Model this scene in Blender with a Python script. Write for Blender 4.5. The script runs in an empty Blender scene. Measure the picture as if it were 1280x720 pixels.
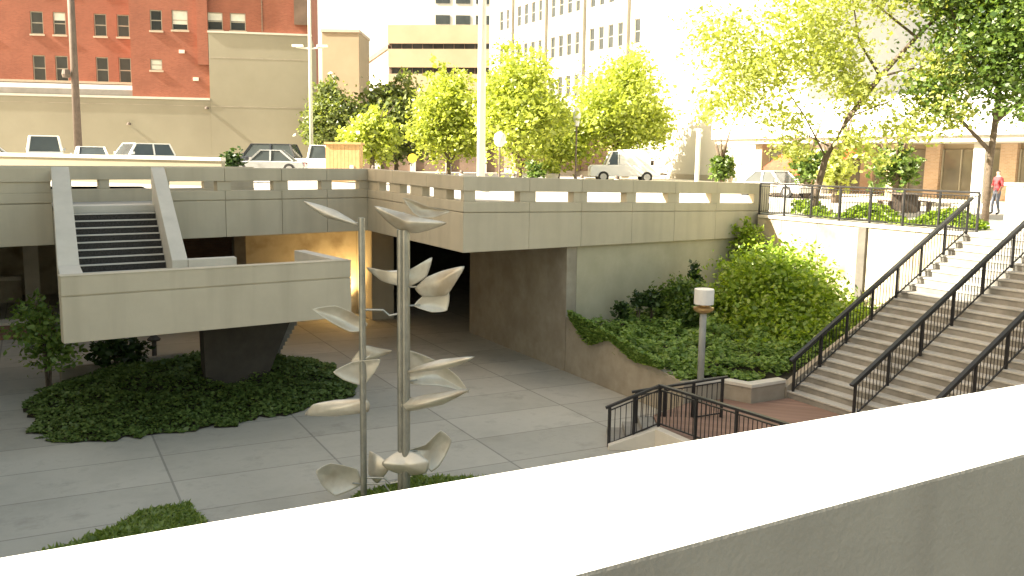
import bpy, bmesh, math, random
import numpy as np
from mathutils import Vector, Matrix

# ------------------------------------------------------------------ camera, sky, sun, exposure
scene = bpy.context.scene
COL = scene.collection
PI = math.pi
R = math.radians

cam_data = bpy.data.cameras.new("camera")
cam = bpy.data.objects.new("camera", cam_data)
COL.objects.link(cam)
EYE = 6.4
AZ, PITCH, ROLL = R(62.353), R(8.017), R(0.8267)
fwd = Vector((math.cos(AZ) * math.cos(PITCH), math.sin(AZ) * math.cos(PITCH), -math.sin(PITCH)))
rgt = Vector((math.sin(AZ), -math.cos(AZ), 0))
upv = rgt.cross(fwd)
rgt2 = rgt * math.cos(ROLL) + upv * math.sin(ROLL)
upv2 = upv * math.cos(ROLL) - rgt * math.sin(ROLL)
cam.matrix_world = Matrix(((rgt2.x, upv2.x, -fwd.x, 0), (rgt2.y, upv2.y, -fwd.y, 0), (rgt2.z, upv2.z, -fwd.z, EYE), (0, 0, 0, 1)))
cam_data.sensor_width = 36.0
cam_data.lens = 36.0 * 1147.85 / 1280.0
cam_data.clip_start = 0.05
cam_data.clip_end = 3000
scene.camera = cam

SUN_EL = math.atan(0.80)
SUN_H = Vector((-0.969, 0.247))
to_sun = Vector((SUN_H.x * math.cos(SUN_EL), SUN_H.y * math.cos(SUN_EL), math.sin(SUN_EL)))
world = bpy.data.worlds.new("World")
scene.world = world
world.use_nodes = True
wn = world.node_tree
bg = wn.nodes["Background"]
sky = wn.nodes.new("ShaderNodeTexSky")
sky.sky_type = 'NISHITA'
sky.sun_disc = False
sky.sun_elevation = SUN_EL
sky.sun_rotation = math.atan2(SUN_H.x, SUN_H.y)
sky.air_density = 1.0
sky.dust_density = 3.0
sky.ozone_density = 0.6
warm = wn.nodes.new("ShaderNodeMixRGB"); warm.blend_type = 'MULTIPLY'; warm.inputs[0].default_value = 1.0
warm.inputs[2].default_value = (1.20, 1.0, 0.70, 1)      # hazy, dusty city air
wn.links.new(sky.outputs[0], warm.inputs[1]); wn.links.new(warm.outputs[0], bg.inputs[0])
bg.inputs[1].default_value = 0.105

sun_data = bpy.data.lights.new("sun", 'SUN')
sun_data.energy = 5.0
sun_data.angle = R(0.5)
sun_data.color = (1.0, 0.93, 0.78)
sun = bpy.data.objects.new("sun", sun_data)
COL.objects.link(sun)
sun.location = (-20, 10, 40)
sun.rotation_euler = to_sun.to_track_quat('Z', 'Y').to_euler()

scene.view_settings.view_transform = 'Standard'
scene.view_settings.look = 'None'
scene.view_settings.gamma = 1.0
scene.view_settings.exposure = 2.15
try:
    scene.cycles.max_bounces = 8
    scene.cycles.transparent_max_bounces = 8
except Exception:
    pass

rng = np.random.default_rng(7)
random.seed(7)

# ------------------------------------------------------------------ materials
def new_mat(name):
    m = bpy.data.materials.new(name)
    m.use_nodes = True
    return m, m.node_tree, m.node_tree.nodes["Principled BSDF"]

def noise_mat(name, c1, c2, scale=2.0, rough=0.8, bump=0.0, bscale=30.0, detail=6.0, metal=0.0, stain_or_shade=None, sscale=0.35, streak=False):
    m, nt, b = new_mat(name)
    tc = nt.nodes.new("ShaderNodeNewGeometry")
    n = nt.nodes.new("ShaderNodeTexNoise"); n.inputs["Scale"].default_value = scale; n.inputs["Detail"].default_value = detail
    n.inputs["Roughness"].default_value = 0.65
    nt.links.new(tc.outputs["Position"], n.inputs["Vector"])
    r = nt.nodes.new("ShaderNodeValToRGB")
    r.color_ramp.elements[0].position = 0.3; r.color_ramp.elements[0].color = (*c1, 1)
    r.color_ramp.elements[1].position = 0.7; r.color_ramp.elements[1].color = (*c2, 1)
    nt.links.new(n.outputs["Fac"], r.inputs["Fac"])
    out = r.outputs["Color"]
    if stain_or_shade is not None:
        mp = nt.nodes.new("ShaderNodeMapping")
        mp.inputs["Scale"].default_value = (3.5, 3.5, 0.35) if streak else (1, 1, 1)
        nt.links.new(tc.outputs["Position"], mp.inputs["Vector"])
        n2 = nt.nodes.new("ShaderNodeTexNoise"); n2.inputs["Scale"].default_value = sscale; n2.inputs["Detail"].default_value = 8
        nt.links.new(mp.outputs[0], n2.inputs["Vector"])
        r2 = nt.nodes.new("ShaderNodeValToRGB")
        r2.color_ramp.elements[0].position = 0.48; r2.color_ramp.elements[0].color = (0, 0, 0, 1)
        r2.color_ramp.elements[1].position = 0.68; r2.color_ramp.elements[1].color = (0.75, 0.75, 0.75, 1)
        nt.links.new(n2.outputs["Fac"], r2.inputs["Fac"])
        mx = nt.nodes.new("ShaderNodeMixRGB"); mx.inputs[2].default_value = (*stain_or_shade, 1)
        nt.links.new(r2.outputs["Color"], mx.inputs[0]); nt.links.new(out, mx.inputs[1])
        out = mx.outputs[0]
    nt.links.new(out, b.inputs["Base Color"])
    b.inputs["Roughness"].default_value = rough
    b.inputs["Metallic"].default_value = metal
    if bump > 0:
        nb = nt.nodes.new("ShaderNodeTexNoise"); nb.inputs["Scale"].default_value = bscale; nb.inputs["Detail"].default_value = 4
        nt.links.new(tc.outputs["Position"], nb.inputs["Vector"])
        bp = nt.nodes.new("ShaderNodeBump"); bp.inputs["Strength"].default_value = bump; bp.inputs["Distance"].default_value = 0.02
        nt.links.new(nb.outputs["Fac"], bp.inputs["Height"]); nt.links.new(bp.outputs[0], b.inputs["Normal"])
    return m

def leaf_mat(name, c1, c2, trans=0.45, tcol=None):
    m = bpy.data.materials.new(name); m.use_nodes = True
    nt = m.node_tree; nt.nodes.clear()
    out = nt.nodes.new("ShaderNodeOutputMaterial")
    g = nt.nodes.new("ShaderNodeNewGeometry")
    r = nt.nodes.new("ShaderNodeValToRGB")
    r.color_ramp.elements[0].color = (*c1, 1); r.color_ramp.elements[1].color = (*c2, 1)
    nt.links.new(g.outputs["Random Per Island"], r.inputs["Fac"])
    d = nt.nodes.new("ShaderNodeBsdfDiffuse"); nt.links.new(r.outputs[0], d.inputs[0])
    t = nt.nodes.new("ShaderNodeBsdfTranslucent")
    mul = nt.nodes.new("ShaderNodeMixRGB"); mul.blend_type = 'MULTIPLY'; mul.inputs[0].default_value = 1.0
    mul.inputs[2].default_value = (*(tcol or (1.5, 1.45, 0.6)), 1)
    nt.links.new(r.outputs[0], mul.inputs[1]); nt.links.new(mul.outputs[0], t.inputs[0])
    mx = nt.nodes.new("ShaderNodeMixShader"); mx.inputs[0].default_value = trans
    nt.links.new(d.outputs[0], mx.inputs[1]); nt.links.new(t.outputs[0], mx.inputs[2])
    gl = nt.nodes.new("ShaderNodeBsdfGlossy"); gl.inputs["Roughness"].default_value = 0.45
    mx2 = nt.nodes.new("ShaderNodeMixShader"); mx2.inputs[0].default_value = 0.05
    nt.links.new(mx.outputs[0], mx2.inputs[1]); nt.links.new(gl.outputs[0], mx2.inputs[2])
    nt.links.new(mx2.outputs[0], out.inputs[0])
    return m

def glass_mat(name, col=(0.03, 0.035, 0.035), rough=0.08):
    m, nt, b = new_mat(name)
    g = nt.nodes.new("ShaderNodeNewGeometry")
    n = nt.nodes.new("ShaderNodeTexNoise"); n.inputs["Scale"].default_value = 0.8
    nt.links.new(g.outputs["Position"], n.inputs["Vector"])
    r = nt.nodes.new("ShaderNodeValToRGB")
    r.color_ramp.elements[0].color = (*[c * 0.5 for c in col], 1); r.color_ramp.elements[1].color = (*[c * 1.8 for c in col], 1)
    nt.links.new(n.outputs["Fac"], r.inputs[0]); nt.links.new(r.outputs[0], b.inputs["Base Color"])
    b.inputs["Roughness"].default_value = rough
    return m

def brick_mat(name, c1, c2, mortar, bw=0.22, bh=0.075, rot=0.0):
    m, nt, b = new_mat(name)
    tc = nt.nodes.new("ShaderNodeTexCoord")
    sep = nt.nodes.new("ShaderNodeSeparateXYZ"); nt.links.new(tc.outputs["Object"], sep.inputs[0])
    add = nt.nodes.new("ShaderNodeMath"); add.operation = 'ADD'
    nt.links.new(sep.outputs[0], add.inputs[0]); nt.links.new(sep.outputs[1], add.inputs[1])
    cmb = nt.nodes.new("ShaderNodeCombineXYZ")
    nt.links.new(add.outputs[0], cmb.inputs[0]); nt.links.new(sep.outputs[2], cmb.inputs[1])
    br = nt.nodes.new("ShaderNodeTexBrick")
    br.inputs["Scale"].default_value = 1.0; br.inputs["Brick Width"].default_value = bw; br.inputs["Row Height"].default_value = bh
    br.inputs["Mortar Size"].default_value = 0.008
    br.inputs["Color1"].default_value = (*c1, 1); br.inputs["Color2"].default_value = (*c2, 1); br.inputs["Mortar"].default_value = (*mortar, 1)
    nt.links.new(cmb.outputs[0], br.inputs["Vector"])
    n = nt.nodes.new("ShaderNodeTexNoise"); n.inputs["Scale"].default_value = 0.5; n.inputs["Detail"].default_value = 6
    nt.links.new(tc.outputs["Object"], n.inputs["Vector"])
    mx = nt.nodes.new("ShaderNodeMixRGB"); mx.blend_type = 'OVERLAY'; mx.inputs[0].default_value = 0.35
    nt.links.new(br.outputs["Color"], mx.inputs[1]); nt.links.new(n.outputs["Fac"], mx.inputs[2])
    nt.links.new(mx.outputs[0], b.inputs["Base Color"])
    b.inputs["Roughness"].default_value = 0.85
    return m

def paving_mat(name):
    """large cast concrete slabs: joints every 3.3 m one way and 1.75 m the other, each slab its own tone"""
    m, nt, b = new_mat(name)
    g = nt.nodes.new("ShaderNodeNewGeometry")
    sep = nt.nodes.new("ShaderNodeSeparateXYZ"); nt.links.new(g.outputs["Position"], sep.inputs[0])
    def math_(op, a, v=None, w=None):
        n = nt.nodes.new("ShaderNodeMath"); n.operation = op
        if hasattr(a, 'links'): nt.links.new(a, n.inputs[0])
        else: n.inputs[0].default_value = a
        if v is not None:
            if hasattr(v, 'links'): nt.links.new(v, n.inputs[1])
            else: n.inputs[1].default_value = v
        return n.outputs[0]
    ids, lines = [], []
    for i, (off, per, w) in enumerate(((2.18, 3.3, 0.022), (16.72, 1.75, 0.018))):
        q = math_('DIVIDE', math_('SUBTRACT', sep.outputs[i], off), per)
        fl = math_('FLOOR', q); fr = math_('SUBTRACT', q, fl)
        d = math_('MINIMUM', fr, math_('SUBTRACT', 1.0, fr))
        dist = math_('MULTIPLY', d, per)
        ids.append(fl); lines.append(math_('LESS_THAN', dist, w))
    cmb = nt.nodes.new("ShaderNodeCombineXYZ"); nt.links.new(ids[0], cmb.inputs[0]); nt.links.new(ids[1], cmb.inputs[1])
    wn_ = nt.nodes.new("ShaderNodeTexWhiteNoise"); nt.links.new(cmb.outputs[0], wn_.inputs["Vector"])
    n = nt.nodes.new("ShaderNodeTexNoise"); n.inputs["Scale"].default_value = 0.45; n.inputs["Detail"].default_value = 11; n.inputs["Roughness"].default_value = 0.7
    nt.links.new(g.outputs["Position"], n.inputs["Vector"])
    s = math_('ADD', math_('MULTIPLY', wn_.outputs["Value"], 0.22), math_('MULTIPLY', n.outputs["Fac"], 0.85))
    r = nt.nodes.new("ShaderNodeValToRGB")
    r.color_ramp.elements[0].position = 0.25; r.color_ramp.elements[0].color = (0.29, 0.28, 0.24, 1)
    r.color_ramp.elements[1].position = 0.75; r.color_ramp.elements[1].color = (0.50, 0.482, 0.42, 1)
    nt.links.new(s, r.inputs[0])
    mx = nt.nodes.new("ShaderNodeMixRGB"); mx.inputs[2].default_value = (0.09, 0.09, 0.08, 1)
    ln = math_('MULTIPLY', math_('MAXIMUM', lines[0], lines[1]), 0.5)
    n3 = nt.nodes.new("ShaderNodeTexNoise"); n3.inputs["Scale"].default_value = 0.9; n3.inputs["Detail"].default_value = 12; n3.inputs["Roughness"].default_value = 0.75
    nt.links.new(g.outputs["Position"], n3.inputs["Vector"])
    r3 = nt.nodes.new("ShaderNodeValToRGB"); r3.color_ramp.elements[0].position = 0.52; r3.color_ramp.elements[0].color = (0, 0, 0, 1)
    r3.color_ramp.elements[1].position = 0.66; r3.color_ramp.elements[1].color = (0.5, 0.5, 0.5, 1)
    nt.links.new(n3.outputs["Fac"], r3.inputs[0])
    mx3 = nt.nodes.new("ShaderNodeMixRGB"); mx3.inputs[2].default_value = (0.19, 0.18, 0.155, 1)
    nt.links.new(r3.outputs[0], mx3.inputs[0]); nt.links.new(r.outputs[0], mx3.inputs[1])
    nt.links.new(ln, mx.inputs[0]); nt.links.new(mx3.outputs[0], mx.inputs[1])
    nt.links.new(mx.outputs[0], b.inputs["Base Color"])
    b.inputs["Roughness"].default_value = 0.72
    nb = nt.nodes.new("ShaderNodeTexNoise"); nb.inputs["Scale"].default_value = 40
    nt.links.new(g.outputs["Position"], nb.inputs["Vector"])
    bp = nt.nodes.new("ShaderNodeBump"); bp.inputs["Strength"].default_value = 0.15; bp.inputs["Distance"].default_value = 0.02
    nt.links.new(nb.outputs["Fac"], bp.inputs["Height"]); nt.links.new(bp.outputs[0], b.inputs["Normal"])
    return m

M = {}
M['concrete'] = noise_mat('warm_concrete', (0.49, 0.435, 0.325), (0.55, 0.49, 0.37), 1.2, 0.85, 0.12, 45, stain_or_shade=(0.44, 0.39, 0.29), sscale=0.6, streak=True)
M['concrete_cap'] = noise_mat('pale_concrete', (0.52, 0.49, 0.42), (0.62, 0.58, 0.50), 1.5, 0.85, 0.1, 45)
M['coping'] = noise_mat('sunlit_white_top', (0.60, 0.60, 0.57), (0.74, 0.735, 0.70), 6.0, 0.85, 0.15, 90)  # white imitates sun on the near parapet's top, not a separate coping
M['near_face'] = noise_mat('shaded_near_concrete', (0.22, 0.213, 0.187), (0.26, 0.252, 0.22), 6.0, 0.9, 0.2, 90, stain_or_shade=(0.205, 0.197, 0.172), sscale=1.6, streak=True)  # darkened to imitate the shade on the parapet's near side
M['abutment'] = noise_mat('abutment_concrete', (0.42, 0.385, 0.27), (0.50, 0.46, 0.335), 1.2, 0.9, 0.15, 40, stain_or_shade=(0.37, 0.335, 0.235), sscale=0.7)
M['walkway'] = noise_mat('shaded_walkway', (0.08, 0.078, 0.07), (0.12, 0.115, 0.1), 1.5, 0.9, 0.1, 30)  # coloured dark to imitate a floor lying in shade
M['wall_rough'] = noise_mat('rough_wall_concrete', (0.30, 0.262, 0.20), (0.39, 0.345, 0.27), 2.5, 0.9, 0.3, 35, stain_or_shade=(0.25, 0.215, 0.165), sscale=0.9, streak=False)
M['wall_pale'] = noise_mat('pale_wall_concrete', (0.40, 0.35, 0.25), (0.49, 0.43, 0.32), 1.3, 0.9, 0.15, 35, stain_or_shade=(0.20, 0.155, 0.095), sscale=1.1, streak=False)  # dark blotches imitate leaf shadows on the sunlit retaining wall
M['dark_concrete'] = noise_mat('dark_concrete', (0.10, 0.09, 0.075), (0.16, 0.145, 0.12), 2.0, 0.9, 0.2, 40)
M['pedestal'] = noise_mat('shade_dark_concrete', (0.035, 0.03, 0.024), (0.065, 0.057, 0.046), 1.5, 0.9, 0.2, 40)  # shade under the landing is put into this dark colour
M['step'] = noise_mat('worn_shaded_step_concrete', (0.19, 0.182, 0.16), (0.28, 0.268, 0.24), 2.2, 0.85, 0.2, 40, stain_or_shade=(0.14, 0.135, 0.115), sscale=0.9)  # darker copy for risers, their shade put into the colour
M['tread'] = noise_mat('worn_lit_tread_concrete', (0.36, 0.35, 0.315), (0.47, 0.46, 0.42), 1.6, 0.85, 0.2, 40, stain_or_shade=(0.27, 0.26, 0.235), sscale=0.9)  # paler copy for treads, skylight on top put into the colour
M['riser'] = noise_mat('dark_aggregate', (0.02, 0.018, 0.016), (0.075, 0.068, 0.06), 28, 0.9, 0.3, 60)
M['nosing'] = noise_mat('step_nosing', (0.58, 0.55, 0.49), (0.68, 0.65, 0.58), 4, 0.8)
M['paving'] = paving_mat('slab_paving')
M['brick_paving'] = brick_mat('brick_paving', (0.20, 0.12, 0.085), (0.26, 0.16, 0.12), (0.18, 0.15, 0.12), 0.2, 0.1)
M['asphalt'] = noise_mat('street_surface', (0.30, 0.29, 0.26), (0.42, 0.40, 0.36), 0.6, 0.9, 0.1, 20)
M['black_metal'] = noise_mat('black_paint', (0.012, 0.012, 0.013), (0.025, 0.024, 0.024), 8, 0.42)
M['steel'] = noise_mat('brushed_steel', (0.30, 0.30, 0.26), (0.42, 0.41, 0.36), 5, 0.42, metal=0.75)
M['blade'] = noise_mat('blade_metal', (0.58, 0.54, 0.44), (0.72, 0.67, 0.56), 3, 0.38, metal=0.4, stain_or_shade=(0.40, 0.31, 0.20), sscale=1.6)
M['galv'] = noise_mat('grey_pole_paint', (0.30, 0.31, 0.30), (0.36, 0.37, 0.355), 4, 0.5)
M['white_shade'] = noise_mat('white_lamp_shade', (0.66, 0.65, 0.62), (0.74, 0.73, 0.70), 5, 0.4)
M['brass'] = noise_mat('brass', (0.45, 0.30, 0.13), (0.6, 0.42, 0.2), 6, 0.35, metal=0.8)
M['red_brick'] = brick_mat('red_brick', (0.255, 0.08, 0.045), (0.31, 0.10, 0.058), (0.25, 0.12, 0.078))
M['brown_brick'] = brick_mat('brown_brick', (0.20, 0.11, 0.07), (0.27, 0.15, 0.1), (0.22, 0.18, 0.14))
M['beige_stucco'] = noise_mat('beige_stucco', (0.27, 0.245, 0.175), (0.315, 0.285, 0.21), 0.25, 0.9, 0.05, 20, stain_or_shade=(0.235, 0.21, 0.15), sscale=0.12)
M['tan_panel'] = noise_mat('tan_panel', (0.31, 0.245, 0.155), (0.36, 0.285, 0.185), 0.3, 0.85)
M['white_stone'] = noise_mat('white_stone', (0.46, 0.445, 0.40), (0.52, 0.505, 0.455), 0.4, 0.8)
M['grey_stone'] = noise_mat('grey_stone', (0.30, 0.275, 0.22), (0.36, 0.33, 0.27), 0.5, 0.85)
M['brown_panel'] = noise_mat('brown_panel', (0.12, 0.08, 0.055), (0.2, 0.135, 0.095), 0.8, 0.7)
M['glass'] = glass_mat('dark_window_glass')
M['shop_glass'] = glass_mat('shop_window_glass', (0.15, 0.135, 0.10), 0.1)
M['parade_brick'] = brick_mat('parade_brick', (0.46, 0.31, 0.20), (0.54, 0.38, 0.26), (0.5, 0.42, 0.33))  # paled to imitate glare washing over the parade
M['frame'] = noise_mat('window_frame', (0.34, 0.31, 0.24), (0.42, 0.38, 0.3), 4, 0.6)
M['blind'] = noise_mat('window_blind', (0.62, 0.60, 0.5), (0.72, 0.7, 0.6), 4, 0.8)
M['sill'] = noise_mat('stone_sill', (0.45, 0.36, 0.27), (0.52, 0.43, 0.33), 4, 0.8)
M['grey_roof'] = noise_mat('grey_roofing', (0.20, 0.19, 0.17), (0.27, 0.25, 0.23), 1, 0.85)
M['pole_dark'] = noise_mat('dark_pole', (0.10, 0.075, 0.06), (0.15, 0.115, 0.09), 4, 0.7)
M['pole_white'] = noise_mat('white_pole', (0.70, 0.67, 0.58), (0.78, 0.75, 0.66), 4, 0.5)
M['wood'] = noise_mat('yellow_wood', (0.46, 0.29, 0.12), (0.56, 0.37, 0.17), 5, 0.75)
M['car_white'] = noise_mat('white_car_paint', (0.76, 0.76, 0.74), (0.8, 0.8, 0.78), 3, 0.25)
M['car_dark'] = noise_mat('dark_car_paint', (0.03, 0.035, 0.045), (0.045, 0.05, 0.06), 3, 0.25)
M['car_silver'] = noise_mat('silver_car_paint', (0.45, 0.46, 0.46), (0.52, 0.53, 0.53), 3, 0.25, metal=0.4)
M['car_glass'] = glass_mat('car_glass', (0.05, 0.06, 0.06), 0.06)
M['rubber'] = noise_mat('rubber', (0.02, 0.02, 0.02), (0.035, 0.035, 0.035), 8, 0.8)
M['rim'] = noise_mat('wheel_rim', (0.4, 0.4, 0.4), (0.5, 0.5, 0.5), 8, 0.35, metal=0.7)
M['headlight'] = noise_mat('clear_lamp', (0.6, 0.6, 0.58), (0.7, 0.7, 0.68), 8, 0.2)
M['taillight'] = noise_mat('red_lamp', (0.35, 0.02, 0.02), (0.45, 0.03, 0.03), 8, 0.25)
M['red_awning'] = noise_mat('red_awning', (0.55, 0.06, 0.035), (0.65, 0.10, 0.05), 3, 0.8)
M['yellow'] = noise_mat('yellow_sign', (0.75, 0.55, 0.03), (0.8, 0.6, 0.05), 3, 0.5)
M['bark'] = noise_mat('bark', (0.075, 0.055, 0.035), (0.16, 0.12, 0.085), 9, 0.9, 0.5, 20)
M['soil'] = noise_mat('soil', (0.035, 0.03, 0.02), (0.07, 0.055, 0.035), 4, 0.95, 0.4, 12)
M['skin'] = noise_mat('skin', (0.45, 0.27, 0.19), (0.52, 0.32, 0.23), 8, 0.6)
M['red_cloth'] = noise_mat('red_cloth', (0.42, 0.05, 0.06), (0.5, 0.07, 0.08), 8, 0.85)
M['blue_cloth'] = noise_mat('grey_blue_cloth', (0.16, 0.18, 0.24), (0.22, 0.24, 0.30), 8, 0.85)
M['hair'] = noise_mat('dark_hair', (0.02, 0.015, 0.01), (0.04, 0.03, 0.02), 20, 0.7)
M['leaf_lime'] = leaf_mat('lime_leaves', (0.27, 0.33, 0.06), (0.48, 0.54, 0.13), 0.5)
M['leaf_pale'] = leaf_mat('pale_leaves', (0.30, 0.35, 0.09), (0.50, 0.54, 0.19), 0.5)
M['leaf_mid'] = leaf_mat('mid_green_leaves', (0.055, 0.11, 0.02), (0.16, 0.235, 0.045), 0.4)
M['leaf_dark'] = leaf_mat('dark_leaves', (0.02, 0.05, 0.012), (0.055, 0.10, 0.022), 0.3)
M['leaf_bush'] = leaf_mat('bush_leaves', (0.14, 0.235, 0.025), (0.34, 0.45, 0.055), 0.45)
M['leaf_ivy'] = leaf_mat('ivy_leaves', (0.11, 0.20, 0.04), (0.26, 0.37, 0.08), 0.3)
M['leaf_island'] = leaf_mat('ground_ivy_leaves', (0.07, 0.125, 0.028), (0.17, 0.24, 0.06), 0.25)
M['leaf_olive'] = leaf_mat('olive_leaves', (0.11, 0.15, 0.045), (0.22, 0.26, 0.08), 0.4)
M['grass'] = leaf_mat('grass_blades', (0.12, 0.19, 0.035), (0.25, 0.33, 0.08), 0.3)
def lamp_mat(name, col, strength):
    m, nt, b = new_mat(name)
    b.inputs["Base Color"].default_value = (*col, 1)
    b.inputs["Emission Color"].default_value = (*col, 1)
    b.inputs["Emission Strength"].default_value = strength
    return m
M['lamp_glow'] = lamp_mat('uplight_lens', (1.0, 0.85, 0.55), 6.0)

# ------------------------------------------------------------------ mesh helpers
def link(name, bm, mat, parent=None, bevel=0.0, smooth=False, loc=None):
    me = bpy.data.meshes.new(name)
    bmesh.ops.recalc_face_normals(bm, faces=bm.faces[:])
    bm.to_mesh(me); bm.free()
    for mm in (mat if isinstance(mat, (list, tuple)) else [mat]):
        me.materials.append(mm)
    if smooth:
        for p in me.polygons: p.use_smooth = True
    o = bpy.data.objects.new(name, me)
    COL.objects.link(o)
    if parent is not None: o.parent = parent
    if loc is not None: o.location = loc
    if bevel > 0:
        md = o.modifiers.new("bevel", 'BEVEL'); md.width = bevel; md.segments = 2; md.limit_method = 'ANGLE'
    return o

def tag(o, label=None, cat=None, group=None, kind=None):
    if label: o["label"] = label
    if cat: o["category"] = cat
    if group: o["group"] = group
    if kind: o["kind"] = kind
    return o

def thing(name, label, cat, loc=(0, 0, 0), rz=0.0, group=None):
    o = bpy.data.objects.new(name, None)
    o.empty_display_size = 0.3
    COL.objects.link(o)
    o.location = loc; o.rotation_euler = (0, 0, rz)
    return tag(o, label, cat, group)

def children_of(o):
    return list(o.children)

def copy_tree(o, parent=None):
    c = o.copy(); COL.objects.link(c)
    if parent is not None:
        c.parent = parent
    for ch in children_of(o):
        copy_tree(ch, c)
    return c

def box(bm, x0, x1, y0, y1, z0, z1, mi=0):
    return prism(bm, [(x0, y0), (x1, y0), (x1, y1), (x0, y1)], z0, z1, mi)

def prism(bm, pts, zb, zt, mi=0):
    n = len(pts)
    zb = zb if isinstance(zb, (list, tuple)) else [zb] * n
    zt = zt if isinstance(zt, (list, tuple)) else [zt] * n
    lo = [bm.verts.new((p[0], p[1], z)) for p, z in zip(pts, zb)]
    hi = [bm.verts.new((p[0], p[1], z)) for p, z in zip(pts, zt)]
    fs = [bm.faces.new(lo[::-1]), bm.faces.new(hi)]
    for i in range(n):
        j = (i + 1) % n
        fs.append(bm.faces.new((lo[i], lo[j], hi[j], hi[i])))
    for f in fs: f.material_index = mi
    return fs

def tube(bm, pts, rad, seg=8, cap=True, sx=1.0):
    pts = [Vector(p) for p in pts]
    rad = rad if isinstance(rad, (list, tuple)) else [rad] * len(pts)
    rings = []
    for i, p in enumerate(pts):
        d = (pts[min(i + 1, len(pts) - 1)] - pts[max(i - 1, 0)]).normalized()
        a = Vector((0, 0, 1)) if abs(d.z) < 0.9 else Vector((1, 0, 0))
        u = d.cross(a).normalized(); v = u.cross(d).normalized()
        rings.append([bm.verts.new(p + (u * math.cos(2 * PI * k / seg) * sx + v * math.sin(2 * PI * k / seg)) * rad[i]) for k in range(seg)])
    for a, b in zip(rings, rings[1:]):
        for k in range(seg):
            bm.faces.new((a[k], a[(k + 1) % seg], b[(k + 1) % seg], b[k]))
    if cap:
        bm.faces.new(rings[0][::-1]); bm.faces.new(rings[-1])

def bar(bm, a, b, w, h):
    """rectangular bar from a to b, w wide horizontally and h high"""
    a, b = Vector(a), Vector(b)
    d = (b - a).normalized()
    s = Vector((-d.y, d.x, 0))
    s = s.normalized() if s.length > 1e-6 else Vector((1, 0, 0))
    u = s.cross(d).normalized()
    vs = []
    for p in (a, b):
        for q, r in ((-1, -1), (1, -1), (1, 1), (-1, 1)):
            vs.append(bm.verts.new(p + s * (q * w / 2) + u * (r * h / 2)))
    for f in ((3, 2, 1, 0), (4, 5, 6, 7), (0, 1, 5, 4), (1, 2, 6, 5), (2, 3, 7, 6), (3, 0, 4, 7)):
        bm.faces.new([vs[i] for i in f])

def lathe(bm, prof, c, seg=20):
    rings = []
    for r, z in prof:
        rings.append([bm.verts.new((c[0] + r * math.cos(2 * PI * k / seg), c[1] + r * math.sin(2 * PI * k / seg), c[2] + z)) for k in range(seg)])
    for a, b in zip(rings, rings[1:]):
        for k in range(seg):
            bm.faces.new((a[k], a[(k + 1) % seg], b[(k + 1) % seg], b[k]))
    bm.faces.new(rings[0][::-1]); bm.faces.new(rings[-1])

def leaf_mesh(name, pts, size, mat, parent=None, up=0.4, jitter=0.35, length=1.4):
    """many separate leaf faces, one rhombus each, at pts (N x 3)"""
    n = len(pts)
    nrm = rng.normal(size=(n, 3)); nrm[:, 2] = np.abs(nrm[:, 2]) + up * 2
    nrm /= np.linalg.norm(nrm, axis=1)[:, None]
    t = rng.normal(size=(n, 3)); t -= (t * nrm).sum(1)[:, None] * nrm
    t /= np.linalg.norm(t, axis=1)[:, None]
    b = np.cross(nrm, t)
    s = size * (1 + jitter * rng.normal(size=n)).clip(0.4, 1.9)
    L = (t * (s * length / 2)[:, None]); W = (b * (s / 2)[:, None])
    droop = nrm * (s * 0.15)[:, None]
    v = np.stack([pts - L, pts + W * 0.9 - droop, pts + L, pts - W * 0.9 - droop], 1).reshape(-1, 3)
    me = bpy.data.meshes.new(name)
    me.vertices.add(4 * n); me.vertices.foreach_set("co", v.astype(np.float32).ravel())
    me.loops.add(4 * n); me.loops.foreach_set("vertex_index", np.arange(4 * n, dtype=np.int32))
    me.polygons.add(n); me.polygons.foreach_set("loop_start", np.arange(0, 4 * n, 4, dtype=np.int32))
    me.polygons.foreach_set("loop_total", np.full(n, 4, dtype=np.int32))
    me.update(calc_edges=True); me.validate()
    me.materials.append(mat)
    o = bpy.data.objects.new(name, me); COL.objects.link(o)
    if parent is not None: o.parent = parent
    return o

def crown_points(lobes, n, clump=14, spread=0.16, shell=0.55, flat=0.75):
    """lobes: (cx,cy,cz,rx,ry,rz). Points gather in clumps, mostly near the outside of each lobe."""
    vol = np.array([l[3] * l[4] * l[5] for l in lobes]); vol = vol / vol.sum()
    nc = max(4, n // clump)
    which = rng.choice(len(lobes), nc, p=vol)
    L = np.array(lobes)[which]
    d = rng.normal(size=(nc, 3)); d /= np.linalg.norm(d, axis=1)[:, None]
    r = shell + (1 - shell) * rng.random(nc) ** 0.7
    inner = rng.random(nc) < 0.25
    r[inner] *= rng.random(inner.sum())
    r *= 1 + 0.14 * rng.normal(size=nc)
    c = L[:, :3] + d * L[:, 3:] * r[:, None]
    k = rng.integers(0, nc, n)
    rad = L[k, 3:].mean(1)
    off = rng.normal(size=(n, 3)) * (spread * rad)[:, None]; off[:, 2] *= flat
    return c[k] + off


def zs(x, y):
    """height of the street level"""
    t = min(max((y - 32.0) / 28.0, 0), 1); t = t * t * (3 - 2 * t)
    return 5.0 - 0.036 * min(max(x - 10.0, 0), 14) + 0.40 * t

# ------------------------------------------------------------------ ground: plaza floor and street level
bm = bmesh.new()
vs = [bm.verts.new(p) for p in ((-45, -25, 0), (40, -25, 0), (40, 60, 0), (-45, 60, 0))]
bm.faces.new(vs)
tag(link("plaza_pavement", bm, M['paving']), kind="structure")

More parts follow.
